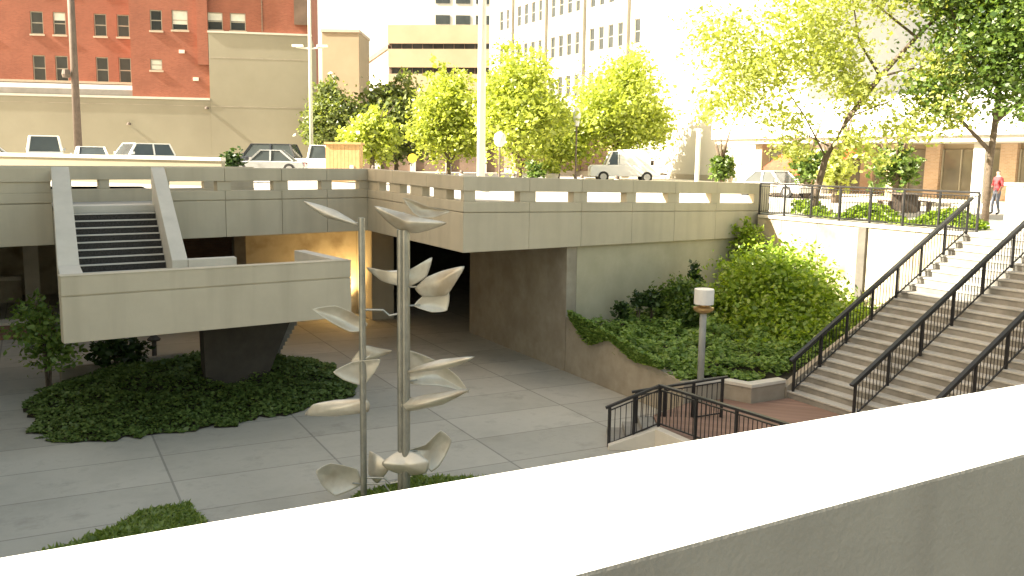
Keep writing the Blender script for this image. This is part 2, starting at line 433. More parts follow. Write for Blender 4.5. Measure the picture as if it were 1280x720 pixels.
LA, C1, C2, RD = (-14.0, 23.24), (9.74, 28.84), (10.12, 22.16), (25.1, 26.73)
def edge_y(x):
    if x <= C1[0]: return LA[1] + (x - LA[0]) * (C1[1] - LA[1]) / (C1[0] - LA[0])
    if x <= C2[0]: return C1[1] + (x - C1[0]) * (C2[1] - C1[1]) / (C2[0] - C1[0])
    if x <= 25.0: return C2[1] + (x - C2[0]) * (RD[1] - C2[1]) / (RD[0] - C2[0])
    return -60.0

bm = bmesh.new()
def sheet_cols(xs, ystart):
    prev = None
    for x in xs:
        ys = [ystart(x) + 0.05] + [y for y in (-25, -5, 5, 12, 18, 24, 30, 33, 35.2, 40, 44, 48, 52, 56, 60, 75, 100, 160, 300, 900) if y > 31 or ystart(x) < -50]
        col = [bm.verts.new((x, y, zs(x, y))) for y in ys]
        if prev is not None and len(prev) == len(col):
            for i in range(len(col) - 1):
                if -14.1 < x <= 4.1 and x > -10 and 32.5 < col[i].co.y < 35.5: continue      # unseen gap added to let daylight in under the deck
                bm.faces.new((prev[i], col[i], col[i + 1], prev[i + 1]))
        prev = col
sheet_cols([-500, -150, -60, -30, -14, -4, 4, C1[0], C2[0], 14, 18, 24.25], edge_y)
sheet_cols([24.25, 28, 34, 40, 50, 70, 120, 300, 700], lambda x: -60.0)
tag(link("street", bm, M['asphalt']), kind="structure")

# pavement beside the street, a kerb step above it (right bank, above the plaza stairs)
bm = bmesh.new()
def strip(bm, pts, h):
    lo = [bm.verts.new((x, y, zs(x, y) - 0.1)) for x, y in pts]; hi = [bm.verts.new((x, y, zs(x, y) + h)) for x, y in pts]
    n = len(pts)
    bm.faces.new(hi)
    for i in range(n): bm.faces.new((lo[i], lo[(i + 1) % n], hi[(i + 1) % n], hi[i]))
for ya_, yb_ in zip((-20, 20, 32, 36, 40, 44, 48, 52, 56), (20, 32, 36, 40, 44, 48, 52, 56, 60)): strip(bm, [(37.6, ya_), (45, ya_), (45, yb_), (37.6, yb_)], 0.12)
tag(link("pavement", bm, M['concrete_cap']), kind="structure")

# ------------------------------------------------------------------ the street deck: slab, edge beams, slotted parapet
deck = thing("street_deck", "long beige concrete street deck with a slotted parapet spanning over the dark passage", "bridge deck", (C2[0], C2[1], 3.9))
deck_inv = Matrix.Translation(-Vector(deck.location))
def dlink(name, bm, mat, bevel=0.0):
    o = link(name, bm, mat, deck, bevel); o.data.transform(deck_inv); return o

def off_line(p0, p1, t):
    d = Vector((p1[0] - p0[0], p1[1] - p0[1])).normalized(); n = Vector((-d.y, d.x))
    return Vector(p0) + n * t, d, n
T = 0.34
class Seg:
    """a straight run of the deck's edge with mitred ends"""
    def __init__(s, p0, p1, za, zb, prev=None, nxt=None):
        s.p0, s.p1 = Vector(p0), Vector(p1); s.L = (s.p1 - s.p0).length
        s.za, s.zb = za, zb
        _, s.d, s.n = off_line(p0, p1, 0)
        def mit(other, t, here):
            if other is None: return None
            q, d2, n2 = off_line(*other, 0)
            # intersect inner lines
            a = here + s.n * t; b = Vector(other[0]) + n2 * t
            den = s.d.x * d2.y - s.d.y * d2.x
            k = ((b.x - a.x) * d2.y - (b.y - a.y) * d2.x) / den
            return a + s.d * k
        s.m0 = lambda t: mit(prev, t, s.p0); s.m1 = lambda t: mit(nxt, t, s.p1)
    def z(s, key, t):
        return s.za[key] + (s.zb[key] - s.za[key]) * t / s.L
    def piece(s, bm, a, b, k0, k1, inset=0.0, th=T, dz0=0.0, dz1=0.0):
        o0, o1 = s.p0 + s.d * a + s.n * inset, s.p0 + s.d * b + s.n * inset
        i0, i1 = s.p0 + s.d * a + s.n * th, s.p0 + s.d * b + s.n * th
        if a <= 1e-4 and s.m0(th) is not None: i0 = s.m0(th); o0 = s.m0(inset)
        if b >= s.L - 1e-4 and s.m1(th) is not None: i1 = s.m1(th); o1 = s.m1(inset)
        prism(bm, [o0, o1, i1, i0], [s.z(k0, a) + dz0, s.z(k0, b) + dz0, s.z(k0, b) + dz0, s.z(k0, a) + dz0],
              [s.z(k1, a) + dz1, s.z(k1, b) + dz1, s.z(k1, b) + dz1, s.z(k1, a) + dz1])

def zprof(bot, gr, ob, ot, top): return dict(bot=bot, gr=gr, ob=ob, ot=ot, top=top)
ZL = zprof(4.012, 5.09, 5.36, 5.64, 6.02)
Z1 = zprof(4.0, 5.075, 5.35, 5.63, 6.01)
Z2 = zprof(3.898, 4.967, 5.254, 5.54, 5.922)
Z3 = zprof(3.586, 4.565, 4.85, 5.195, 5.612)
segL = Seg(LA, C1, ZL, Z1, None, (C1, C2))
segC = Seg(C1, C2, Z1, Z2, (LA, C1), (C2, RD))
segR = Seg(C2, RD, Z2, Z3, (C1, C2), None)
SL = 13.66    # length of the left run before x = -0.7

def cuts(lo, hi, joints):
    e = [lo] + [j for j in joints if lo + 0.2 < j < hi - 0.2] + [hi]
    g = 0.006
    return [(a + (g if i else 0), b - (g if i < len(e) - 2 else 0)) for i, (a, b) in enumerate(zip(e, e[1:]))]

def run(seg, lo, hi, openings, joints):
    bmb = bmesh.new()
    for a, b in cuts(lo, hi, joints): seg.piece(bmb, a, b, 'bot', 'gr', dz1=-0.012)
    dlink("edge_beam", bmb, M['concrete'], 0.012)
    bmp = bmesh.new()
    for a, b in cuts(lo, hi, joints):
        seg.piece(bmp, a, b, 'gr', 'ob', 0.0, T, 0.012, 0)
        seg.piece(bmp, a, b, 'ot', 'top')
    e = lo
    for a, b in openings + [(hi, hi)]:
        if a - e > 0.02: seg.piece(bmp, e, a, 'ob', 'ot', 0.045, T - 0.045, 0.001, -0.001)
        e = b
    seg.piece(bmp, lo, hi, 'gr', 'gr', 0.05, T - 0.05, -0.013, 0.013)
    dlink("parapet", bmp, M['concrete'], 0.01)

run(segL, 0, SL + 1.22, [(SL - 12.5, SL - 10.9), (SL - 10.2, SL - 8.6), (SL - 7.9, SL - 6.3), (SL - 5.6, SL - 4.0), (SL - 3.3, SL - 1.7)], [SL - 8.2, SL - 3.6])
run(segL, SL + 4.2, segL.L, [(SL + 4.3, SL + 5.68), (SL + 6.1, SL + 7.45), (SL + 7.93, SL + 9.07), (SL + 9.45, SL + 10.45)], [SL + 5.9, SL + 7.7, SL + 9.25])
run(segC, 0, segC.L, [(0.88, 1.68), (2.47, 3.23), (4.06, 4.8), (5.6, 6.45)], [2.05, 4.45])
run(segR, 0, segR.L, [(0.47, 2.17), (2.8, 4.43), (5.04, 6.94), (7.43, 9.16), (9.8, 11.74), (12.29, 14.6)], [2.5, 4.75, 7.2, 9.5, 12.0])
bm = bmesh.new()
segL.piece(bm, SL + 1.22, SL + 4.2, 'bot', 'gr', 0.02, T, 0, -0.20)
dlink("edge_beam", bm, M['concrete'], 0.012)
bm = bmesh.new()
prism(bm, [(-14, 23.65), (3.98, 27.9), (3.98, 32.98), (-14, 32.98)], 4.12, 4.93)
prism(bm, [(4.0, 27.9), (9.95, 29.3), (10.32, 22.62), (10.5, 22.65), (23.9, 26.75), (23.9, 46.3), (4.0, 46.3)], [4.12, 4.12, 4.06, 4.0, 3.75, 3.75, 4.12], [4.93, 4.93, 4.93, 4.9, 4.42, 4.42, 4.93])
prism(bm, [(-14, 35.22), (3.98, 35.22), (3.98, 46.3), (-14, 46.3)], 4.12, 4.93)
dlink("deck_slab", bm, M['wall_rough'])

# parapet that screens the head of the stairs, set back across the walkway
bm = bmesh.new()
pa, pb = Vector((-2.6, 28.1)), Vector((6.4, 30.2)); dd = (pb - pa).normalized(); nn = Vector((-dd.y, dd.x)); LL = (pb - pa).length
def scr(a, b, z0, z1, ins=0.0):
    A, B = pa + dd * a, pa + dd * b
    prism(bm, [A + nn * ins, B + nn * ins, B + nn * (0.3 - ins), A + nn * (0.3 - ins)], z0, z1)
scr(0, LL, 4.99, 5.36); scr(0, LL, 5.63, 6.02)
e = 0
for a, b in [(0.3, 1.7), (2.2, 3.35), (3.75, 4.5), (4.78, 6.05), (6.5, 7.6), (LL, LL)]:
    scr(e, a, 5.361, 5.629, 0.04); e = b
o = link("screen_parapet", bm, M['concrete'], None, 0.01)
tag(o, "slotted concrete parapet screening the head of the raised stairs", "parapet")

# ------------------------------------------------------------------ walls under the deck
bm = bmesh.new()
prism(bm, [(14.17, 23.52), (14.6, 23.66), (14.6, 30.4), (14.17, 30.4)], 0, [3.8, 3.8, 3.74, 3.74])
o = link("passage_wall", bm, M['wall_rough']); tag(o, "rough concrete side wall of the dark passage under the deck", "wall")
bm = bmesh.new()
prism(bm, [(14.62, 23.68), (23.99, 26.52), (23.99, 26.9), (14.62, 24.06)], 0, [3.8, 3.6, 3.6, 3.8])
for k in range(3):
    pass
o = link("abutment_wall", bm, M['abutment']); tag(o, "concrete wall closing the space under the deck above the leafy bed", "wall")
bm = bmesh.new(); box(bm, 11.7, 12.62, 34.2, 36.8, 0, 4.11)
o = link("deck_pier", bm, M['concrete'], None, 0.02); tag(o, "square concrete pier under the deck at the mouth of the passage", "pier")
bm = bmesh.new(); box(bm, 7.25, 11.68, 36.0, 36.4, 0, 4.115)
o = link("lit_wall", bm, M['wall_pale']); tag(o, "pale wall under the deck washed by a warm uplight", "wall")
bm = bmesh.new(); box(bm, 6.75, 7.2, 35.7, 36.15, 0, 4.11)
o = link("deck_column", bm, M['dark_concrete'], None, 0.02); tag(o, "dark slim column under the deck between brick wall and warm lit wall", "column")
bm = bmesh.new(); box(bm, 3.6, 11.5, 43.0, 43.4, 0, 4.11)
o = link("brick_wall", bm, M['brown_brick']); tag(o, "brown brick wall deep in the shade under the deck", "wall")
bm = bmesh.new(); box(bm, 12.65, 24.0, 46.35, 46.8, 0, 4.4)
o = link("passage_end_wall", bm, M['dark_concrete']); tag(o, "end wall of the deep passage under the deck, coloured dark for shade", "wall")  # dark concrete imitates the shade deep in the passage
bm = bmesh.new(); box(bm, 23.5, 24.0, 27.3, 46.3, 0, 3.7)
o = link("passage_side_wall", bm, M['dark_concrete']); tag(o, "unlit far side wall deep inside the passage", "wall")  # dark colour again stands in for deep shade
bm = bmesh.new(); box(bm, -40, 12.64, 46.35, 46.8, 0, 4.9)
o = link("back_wall", bm, M['wall_pale']); tag(o, "pale back wall of the covered area at far left under the deck", "wall")
bm = bmesh.new(); box(bm, -0.42, 0.16, 43.5, 44.1, 0, 4.11)
o = link("deck_column", bm, M['concrete_cap'], None, 0.02); tag(o, "pale square column under the deck at far left", "column")
lw = thing("bench_wall", "low concrete bench wall at the far back under the deck", "bench", (-3, 44.5, 0))
bm = bmesh.new(); box(bm, -3, 2.45, -0.2, 0.2, 0, 0.95); link("base", bm, M['wall_rough'], lw)
bm = bmesh.new(); box(bm, -3, 2.45, -0.35, 0.3, 0.952, 1.12); link("seat", bm, M['concrete_cap'], lw, 0.01)
up = thing("uplight", "small bright uplight at the foot of the pale wall under the deck", "light", (11.05, 35.62, 0))
bm = bmesh.new(); lathe(bm, [(0.10, 0), (0.10, 0.30), (0.14, 0.34), (0.14, 0.50)], (0, 0, 0), 14); link("housing", bm, M['dark_concrete'], up)
bm = bmesh.new(); lathe(bm, [(0.13, 0.502), (0.13, 0.54), (0.06, 0.58)], (0, 0, 0), 14); link("lens", bm, M['lamp_glow'], up)
pl = bpy.data.lights.new("uplight_bulb", 'SPOT'); pl.energy = 190; pl.color = (1.0, 0.66, 0.27); pl.shadow_soft_size = 0.08; pl.spot_size = R(150); pl.spot_blend = 0.8
po = bpy.data.objects.new("bulb", pl); COL.objects.link(po); po.parent = up; po.location = (0, -0.25, 0.62); po.rotation_euler = Vector((0.25, -0.35, -1)).to_track_quat('Z', 'Y').to_euler()

# ------------------------------------------------------------------ raised landing and its stairs
ls = thing("landing_stairs", "raised concrete landing with dark stairs climbing to the street deck on the left", "staircase", (3.7, 23.5, 0))
ls_inv = Matrix.Translation(-Vector(ls.location))
def llink(name, bm, mat, bevel=0.0):
    o = link(name, bm, mat, ls, bevel); o.data.transform(ls_inv); return o
F0, F1 = Vector((0.46, 21.3)), Vector((7.05, 22.2))
fd = (F1 - F0).normalized(); fb = Vector((-fd.y, fd.x)); FL = (F1 - F0).length
def P(a, b): return F0 + fd * a + fb * b
bm = bmesh.new(); prism(bm, [P(0.02, 0.31), P(FL - 0.02, 0.31), P(FL - 0.02, 3.0), (0.5, 24.4)], 2.40, 2.86); llink("landing_slab", bm, M['concrete'])
bm = bmesh.new()
prism(bm, [P(0, 0), P(FL, 0), P(FL, 0.3), P(0, 0.3)], 2.38, 3.365)
prism(bm, [P(0.01, 0.04), P(FL - 0.01, 0.04), P(FL - 0.01, 0.28), P(0.01, 0.28)], 3.36, 3.40)
prism(bm, [P(0, 0), P(FL, 0), P(FL, 0.3), P(0, 0.3)], 3.395, 3.80)
prism(bm, [P(-0.01, -0.012), P(FL + 0.01, -0.012), P(FL + 0.01, 0.31), P(-0.01, 0.31)], 3.801, 3.825)
llink("front_parapet", bm, M['concrete'], 0.008)
bm = bmesh.new(); prism(bm, [P(FL - 0.32, 0.312), P(FL, 0.312), P(FL, 2.9), P(FL - 0.32, 2.9)], 2.87, 3.82); llink("end_parapet", bm, M['concrete_cap'], 0.01)
bm = bmesh.new(); prism(bm, [(0.46, 21.62), (0.92, 21.68), (0.92, 23.35), (0.46, 23.35)], 2.87, 3.82); llink("side_parapet", bm, M['concrete_cap'], 0.01)
bm = bmesh.new(); prism(bm, [(3.36, 23.62), (4.55, 23.78), (4.55, 24.1), (3.36, 23.94)], 2.87, 3.82); llink("back_parapet", bm, M['concrete_cap'], 0.01)
for (xa0, xb0, xa1, xb1, y0, y1) in ((0.46, 0.92, 0.50, 0.92, 23.36, 26.75), (2.98, 3.35, 2.98, 3.33, 23.63, 27.3)):
    bm = bmesh.new()
    prism(bm, [(xa0, y0), (xb0, y0), (xb1, y1), (xa1, y1)], [2.40, 2.40, 4.35, 4.35], [3.82, 3.82, 6.03, 6.03])
    llink("stringer", bm, M['concrete_cap'], 0.012)
NST = 13
y_top, z_top = 26.55, 4.985
for k in range(NST):
    z1 = z_top - 0.163 * k
    z0 = z1 - 0.163
    ya = y_top - 0.255 * (k + 1) + (0.0); yb = ya + 0.255
    sl = 0.137
    def yy(x, y): return y + (x - 0.9) * sl
    bm = bmesh.new()
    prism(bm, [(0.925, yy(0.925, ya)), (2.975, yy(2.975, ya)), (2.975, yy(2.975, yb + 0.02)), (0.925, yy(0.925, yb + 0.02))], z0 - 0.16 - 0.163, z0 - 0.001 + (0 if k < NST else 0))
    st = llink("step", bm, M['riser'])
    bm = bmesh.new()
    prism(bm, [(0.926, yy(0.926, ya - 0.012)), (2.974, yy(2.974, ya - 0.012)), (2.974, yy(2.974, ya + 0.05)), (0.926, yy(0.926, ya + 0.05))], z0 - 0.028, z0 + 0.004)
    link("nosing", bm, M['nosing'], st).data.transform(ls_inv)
bm = bmesh.new()
prism(bm, [(0.925, 26.56), (2.975, 26.84), (2.975, 27.75), (0.925, 27.3)], 4.78, 5.012); llink("top_step", bm, M['concrete_cap'], 0.008)
bm = bmesh.new()
for k in range(15):
    zt = 2.72 - 0.17 * k; y0 = 24.35 + 0.29 * k
    prism(bm, [(4.6, y0), (6.55, y0 + 0.2), (6.55, y0 + 0.49), (4.6, y0 + 0.29)], max(0.0, zt - 0.45), zt)
llink("lower_flight", bm, M['step'])
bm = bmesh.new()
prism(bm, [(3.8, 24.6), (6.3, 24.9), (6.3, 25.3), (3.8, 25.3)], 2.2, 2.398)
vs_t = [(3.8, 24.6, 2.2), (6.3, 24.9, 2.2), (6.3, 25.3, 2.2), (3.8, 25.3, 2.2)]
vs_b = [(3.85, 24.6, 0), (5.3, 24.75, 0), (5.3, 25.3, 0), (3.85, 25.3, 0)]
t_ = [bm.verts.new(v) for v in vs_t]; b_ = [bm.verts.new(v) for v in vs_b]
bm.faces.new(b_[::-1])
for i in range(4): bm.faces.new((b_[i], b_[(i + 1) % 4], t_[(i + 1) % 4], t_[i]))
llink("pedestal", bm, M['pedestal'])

# ------------------------------------------------------------------ right bank: retaining wall, plaza stairs, planted bed
rw = thing("retaining_wall", "sunlit pale retaining wall below the street railing at right", "wall", (24, 21.8, 0))
bm = bmesh.new()
for a, b in ((17.25, 19.2), (19.21, 21.0), (21.34, 23.2), (23.21, 24.9), (24.91, 26.15)):
    box(bm, 0, 0.4, a - 21.8, b - 21.8, 0, 4.36)
box(bm, 0.03, 0.38, 17.26 - 21.8, 26.14 - 21.8, 0.01, 4.35)
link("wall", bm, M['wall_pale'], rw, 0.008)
bm = bmesh.new(); box(bm, -0.05, 0.44, 17.25 - 21.8, 26.1 - 21.8, 4.362, 4.47); link("coping", bm, M['concrete_cap'], rw, 0.01)
bm = bmesh.new(); box(bm, -0.10, 0.3, 21.01 - 21.8, 21.33 - 21.8, 0, 4.36); link("upright_strip", bm, M['dark_concrete'], rw, 0.01)  # dark strip stands in for an upright shadow on the wall

ps = thing("plaza_stairs", "wide worn concrete stairs climbing from the plaza to the street at right", "staircase", (16.9, 13.8, 0))
NS, RIS, TRD = 22, 0.1835, 0.292
YA, YB = 9.4, 17.0
for k in range(NS):
    bm = bmesh.new()
    x0 = 16.9 + TRD * k; x1 = x0 + TRD - 0.001
    zt = 0.45 + RIS * (k + 1)
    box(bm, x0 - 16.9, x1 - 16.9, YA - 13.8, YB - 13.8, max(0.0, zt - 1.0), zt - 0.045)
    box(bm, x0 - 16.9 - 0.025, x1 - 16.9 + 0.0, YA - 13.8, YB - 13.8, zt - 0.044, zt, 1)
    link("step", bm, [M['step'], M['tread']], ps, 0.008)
bm = bmesh.new()
prism(bm, [(16.85, 17.005), (23.35, 17.005), (23.98, 17.24), (16.85, 17.24)], 0, [0.72, 4.47, 4.47, 0.72]); o = link("cheek_wall", bm, M['wall_rough'], ps, 0.01); o.data.transform(Matrix.Translation((-16.9, -13.8, 0)))
bm = bmesh.new(); prism(bm, [(16.85, 9.15), (23.35, 9.15), (23.35, 9.395), (16.85, 9.395)], 0, [0.72, 4.5, 4.5, 0.72]); o = link("cheek_wall", bm, M['wall_rough'], ps, 0.01); o.data.transform(Matrix.Translation((-16.9, -13.8, 0)))
bm = bmesh.new()
prism(bm, [(23.325, 0.0), (24.3, 0.0), (24.3, 17.24), (23.985, 17.24), (23.325, 17.0)], 4.2, 4.485); tag(link("stair_head_pavement", bm, M['concrete_cap']), kind="structure")
bm = bmesh.new(); box(bm, 16.9, 24.2, 0.0, 9.1, 0, 4.19)
o = link("stair_bank_wall", bm, M['wall_rough'], None, 0.02); tag(o, "plain concrete bank wall on the near side of the plaza stairs", "wall")

# brick landing between plaza and the big stairs, with three low steps
bm = bmesh.new(); prism(bm, [(12.25, 16.15), (12.3, 9.0), (16.89, 9.0), (16.89, 16.95), (15.62, 16.9), (15.3, 17.6), (14.2, 17.62), (12.78, 17.1)], 0.0, 0.45)
tag(link("brick_landing_paving", bm, M['brick_paving']), kind="structure")
lk = thing("landing_kerb", "pale concrete edge of the brick landing below the black railing", "kerb", (12.2, 13, 0))
bm = bmesh.new(); prism(bm, [(-0.17, 3.02), (0.04, 3.13), (0.09, -4.0), (-0.16, -4.0)], 0.0, 0.5); link("edge", bm, M['concrete_cap'], lk, 0.01)
ss = thing("low_steps", "three low concrete steps from the plaza to the brick landing", "steps", (11.9, 16.7, 0))
d1 = Vector((-0.895, 0.447))
for k in range(3):
    a, b = Vector((12.24, 16.17)) + d1 * (0.36 * k), Vector((12.77, 17.12)) + d1 * (0.36 * k)
    bm = bmesh.new(); prism(bm, [a + d1 * 0.36, b + d1 * 0.36, b, a], 0.0, 0.45 - 0.145 * (k) - 0.02)
    o = link("step", bm, M['step'], ss, 0.008); o.data.transform(Matrix.Translation((-11.9, -16.7, 0)))
a0, a1 = Vector((12.2, 16.06)), Vector((12.2, 16.06)) + d1 * 1.15
bm = bmesh.new(); prism(bm, [a1 + Vector((-.05, -.1)), a1 + Vector((0.03, 0.06)), a0 + Vector((0.05, 0.1)), a0 + Vector((-.05, -.1))], 0, [0.10, 0.10, 0.52, 0.52])
o = link("cheek_wall", bm, M['concrete_cap'], ss, 0.01); o.data.transform(Matrix.Translation((-11.9, -16.7, 0)))

# planter walls round the leafy bed
pw = thing("planter_wall", "low sloping concrete wall holding the leafy bed beside the passage", "planter wall", (14.3, 20.5, 0))
bm = bmesh.new(); prism(bm, [(14.17, 17.75), (14.45, 17.75), (14.45, 23.5), (14.17, 23.5)], 0, [0.92, 0.92, 1.70, 1.70]); o = link("wall", bm, M['wall_rough'], pw, 0.01); o.data.transform(Matrix.Translation((-14.3, -20.5, 0)))
pw2 = thing("planter_kerb", "short pale capped wall at the foot of the leafy bed by the stairs", "planter wall", (15.3, 17.5, 0))
bm = bmesh.new(); prism(bm, [(14.46, 17.66), (15.32, 17.66), (15.62, 16.93), (16.83, 17.02), (16.83, 17.25), (15.75, 17.2), (15.45, 17.92), (14.46, 17.92)], 0, 0.84); o = link("wall", bm, M['wall_rough'], pw2, 0.01); o.data.transform(Matrix.Translation((-15.3, -17.5, 0)))
bm = bmesh.new(); prism(bm, [(14.46, 17.63), (15.30, 17.63), (15.60, 16.90), (16.83, 16.99), (16.83, 17.28), (15.78, 17.23), (15.48, 17.95), (14.46, 17.95)], 0.842, 0.93); o = link("cap", bm, M['concrete_cap'], pw2, 0.01); o.data.transform(Matrix.Translation((-15.3, -17.5, 0)))
def bed_z(x, y):
    t = (x - 14.4) / 9.6
    s = min(max((y - 17.3) / 5.5, 0), 1)
    return 0.72 + s * 0.40 + 0.55 * t
bm = bmesh.new()
gx = [14.46 + (23.98 - 14.46) * i / 16 for i in range(17)]
grid = []
for x in gx:
    y1 = 23.66 + (x - 14.62) * 0.3031 - 0.02; y0 = 17.27 if x > 15.7 else 17.9
    grid.append([bm.verts.new((x, y0 + (y1 - y0) * j / 10, bed_z(x, y0 + (y1 - y0) * j / 10))) for j in range(11)])
for a, b in zip(grid, grid[1:]):
    for j in range(10): bm.faces.new((a[j], b[j], b[j + 1], a[j + 1]))
tag(link("bed_soil", bm, M['soil']), kind="structure")

# ------------------------------------------------------------------ the near parapet the camera looks over, and its deck
np_ = thing("near_parapet", "broad white-topped concrete parapet across the foreground", "parapet", (1, 1.08, 5))
nf = lambda x: 1.206 + 0.0175 * (x + 0.06)
nn_ = lambda x: 0.862 + 0.0645 * (x - 0.53)
bm = bmesh.new(); fs = prism(bm, [(-4.5, nn_(-4.5)), (4.6, nn_(4.6)), (4.6, nf(4.6)), (-4.5, nf(-4.5))], 3.6, 5.92)
fs[1].material_index = 1  # white top and dark sides put sun and shade into the colour
o = link("wall", bm, [M['near_face'], M['coping']], np_, 0.006); o.data.transform(Matrix.Translation((-1, -1.08, -5)))
bm = bmesh.new(); box(bm, -13, 16.5, -24, 0.9, 4.3, 4.84)
tag(link("near_walkway", bm, M['walkway']), kind="structure")
bm = bmesh.new(); box(bm, -13, 16.5, -3.4, -3.0, 0, 4.28)
o = link("near_deck_wall", bm, M['wall_rough']); tag(o, "concrete wall under the near walkway behind the foreground parapet", "wall")

# ------------------------------------------------------------------ buildings
def wall_with_windows(name, parent, mat, w, h, wins, depth=0.18, y0=0.0, thick=0.6, x0=0.0, z0=0.0, frame=M['frame'], glass=M['glass'], bars=(1, 2), sill=True, blinds=()):
    """a wall from (x0..x0+w, z0..z0+h) in the x/z plane facing -y with real window openings"""
    xs = sorted(set([x0, x0 + w] + [a for q in wins for a in (q[0], q[1])]))
    zz = sorted(set([z0, z0 + h] + [a for q in wins for a in (q[2], q[3])]))
    bm = bmesh.new()
    cache = {}
    def V(x, y, z):
        k = (round(x, 4), round(y, 4), round(z, 4))
        if k not in cache: cache[k] = bm.verts.new((x, y, z))
        return cache[k]
    def inside(xa, xb, za, zb):
        cx, cz = (xa + xb) / 2, (za + zb) / 2
        return any(q[0] < cx < q[1] and q[2] < cz < q[3] for q in wins)
    for xa, xb in zip(xs, xs[1:]):
        for za, zb in zip(zz, zz[1:]):
            if not inside(xa, xb, za, zb):
                bm.faces.new((V(xa, y0, za), V(xb, y0, za), V(xb, y0, zb), V(xa, y0, zb)))
    for q in wins:
        a, b, c, d = q[:4]
        y1 = y0 + depth
        for p in (((a, c), (a, d)), ((a, d), (b, d)), ((b, d), (b, c)), ((b, c), (a, c))):
            (xa, za), (xb, zb) = p
            bm.faces.new([bm.verts.new(v) for v in ((xa, y0, za), (xa, y1, za), (xb, y1, zb), (xb, y0, zb))])
    # sides, top and back
    A = [bm.verts.new(v) for v in ((x0, y0, z0), (x0 + w, y0, z0), (x0 + w, y0, z0 + h), (x0, y0, z0 + h))]
    B = [bm.verts.new((v.co.x, y0 + thick, v.co.z)) for v in A]
    for i in range(4): bm.faces.new((A[i], A[(i + 1) % 4], B[(i + 1) % 4], B[i]))
    bm.faces.new(B)
    me = bpy.data.meshes.new(name); bm.to_mesh(me); bm.free(); me.materials.append(mat)
    wo = bpy.data.objects.new(name, me); COL.objects.link(wo); wo.parent = parent
    for i, q in enumerate(wins):
        a, b, c, d = q[:4]
        f = bmesh.new(); y1 = y0 + depth; t = 0.07
        box(f, a, b, y1 - 0.07, y1 - 0.001, d - t, d); box(f, a, b, y1 - 0.07, y1 - 0.001, c, c + t)
        box(f, a, a + t, y1 - 0.068, y1 - 0.002, c + t, d - t); box(f, b - t, b, y1 - 0.068, y1 - 0.002, c + t, d - t)
        for k in range(1, bars[0]):
            xm = a + (b - a) * k / bars[0]; box(f, xm - 0.03, xm + 0.03, y1 - 0.066, y1 - 0.003, c + t, d - t)
        for k in range(1, bars[1]):
            zm = c + (d - c) * k / bars[1]; box(f, a + t, b - t, y1 - 0.06, y1 - 0.004, zm - 0.035, zm + 0.035)
        win = link("window", f, frame, parent)
        g = bmesh.new(); box(g, a + 0.02, b - 0.02, y1 - 0.035, y1 - 0.02, c + 0.02, d - 0.02); link("pane", g, glass, win)
        if i in blinds:
            g = bmesh.new(); box(g, a + t, b - t, y1 - 0.050, y1 - 0.040, c + t + (d - c) * blinds[i], d - t); link("blind", g, M['blind'], win)
        if sill:
            g = bmesh.new(); box(g, a - 0.08, b + 0.08, y0 - 0.08, y0 + depth - 0.08, c - 0.13, c - 0.001); link("sill", g, M['sill'], win)
    return wo

BA = math.atan2(-.302, .953)
bb = thing("brick_building", "tall red brick building with rows of sash windows above a beige wall", "building", (12.47, 73.9, 5.0), BA)
# local: x along the facade (0 at the corner of the beige block), y into the building, z above z=5
winsA = []
for zb, zt in ((18.8, 20.5), (15.2, 16.87), (11.75, 13.65)):
    for a, b in ((-13.1, -12.2), (-11.5, -10.6), (-8.6, -7.7), (-6.95, -6.05)):
        winsA.append((a, b, zb - 5, zt - 5))
for zb, zt in ((18.8, 20.5), (15.2, 16.87), (11.75, 13.65)):
    for a in (-17.0, -18.9, -22.0, -24.0): winsA.append((a, a + 0.95, zb - 5, zt - 5))
wall_with_windows("wall", bb, M['red_brick'], 22, 17.2, winsA, x0=-27.5, z0=6.15, y0=2.2, blinds={5: 0.6})
winsB = [(-4.1, -3.25, 10.5, 12.0), (-2.55, -1.4, 10.6, 12.05), (-0.02, 1.12, 10.7, 12.0), (1.65, 2.8, 10.7, 12.0), (-4.2, -3.35, 7.6, 8.4),
         (-4.1, -3.25, 14.0, 15.6), (-2.55, -1.4, 14.0, 15.6), (-0.02, 1.12, 14.0, 15.6), (1.65, 2.8, 14.0, 15.6)]
wall_with_windows("wall", bb, M['red_brick'], 13.2, 17.8, winsB, x0=-5.55, z0=5.55, blinds={1: 0.25, 2: 0.5, 3: 0.5, 4: 0.0})
bm = bmesh.new(); box(bm, -5.55, -5.0, 0.61, 2.19, 5.6, 23.3); box(bm, -27.5, 7.6, 2.85, 18, 5.0, 23.2); link("body", bm, M['red_brick'], bb)
bm = bmesh.new(); box(bm, -0.75, 0.05, -0.3, -0.005, 8.1, 23.3); link("pier", bm, M['red_brick'], bb)
bm = bmesh.new(); box(bm, 6.4, 7.7, -0.35, -0.005, 11.3, 23.3); link("pier", bm, M['brown_panel'], bb)
bm = bmesh.new(); box(bm, 3.95, 4.05, -0.06, -0.005, 10.7, 18); link("drainpipe", bm, M['brown_brick'], bb)
for x, z in ((-1.9, 8.9), (-0.95, 6.9)):
    bm = bmesh.new(); box(bm, x - 0.2, x + 0.2, -0.12, -0.004, z, z + 0.25); link("vent", bm, M['blind'], bb)
bm = bmesh.new(); prism(bm, [(-27.5, 0.3), (-5.57, 0.3), (-5.57, 2.19), (-27.5, 2.19)], 5.6, [6.1, 6.1, 6.6, 6.6]); link("low_roof", bm, M['grey_roof'], bb)
bm = bmesh.new(); box(bm, -27.5, -5.57, 2.05, 2.19, 6.62, 6.8); link("ledge", bm, M['sill'], bb)

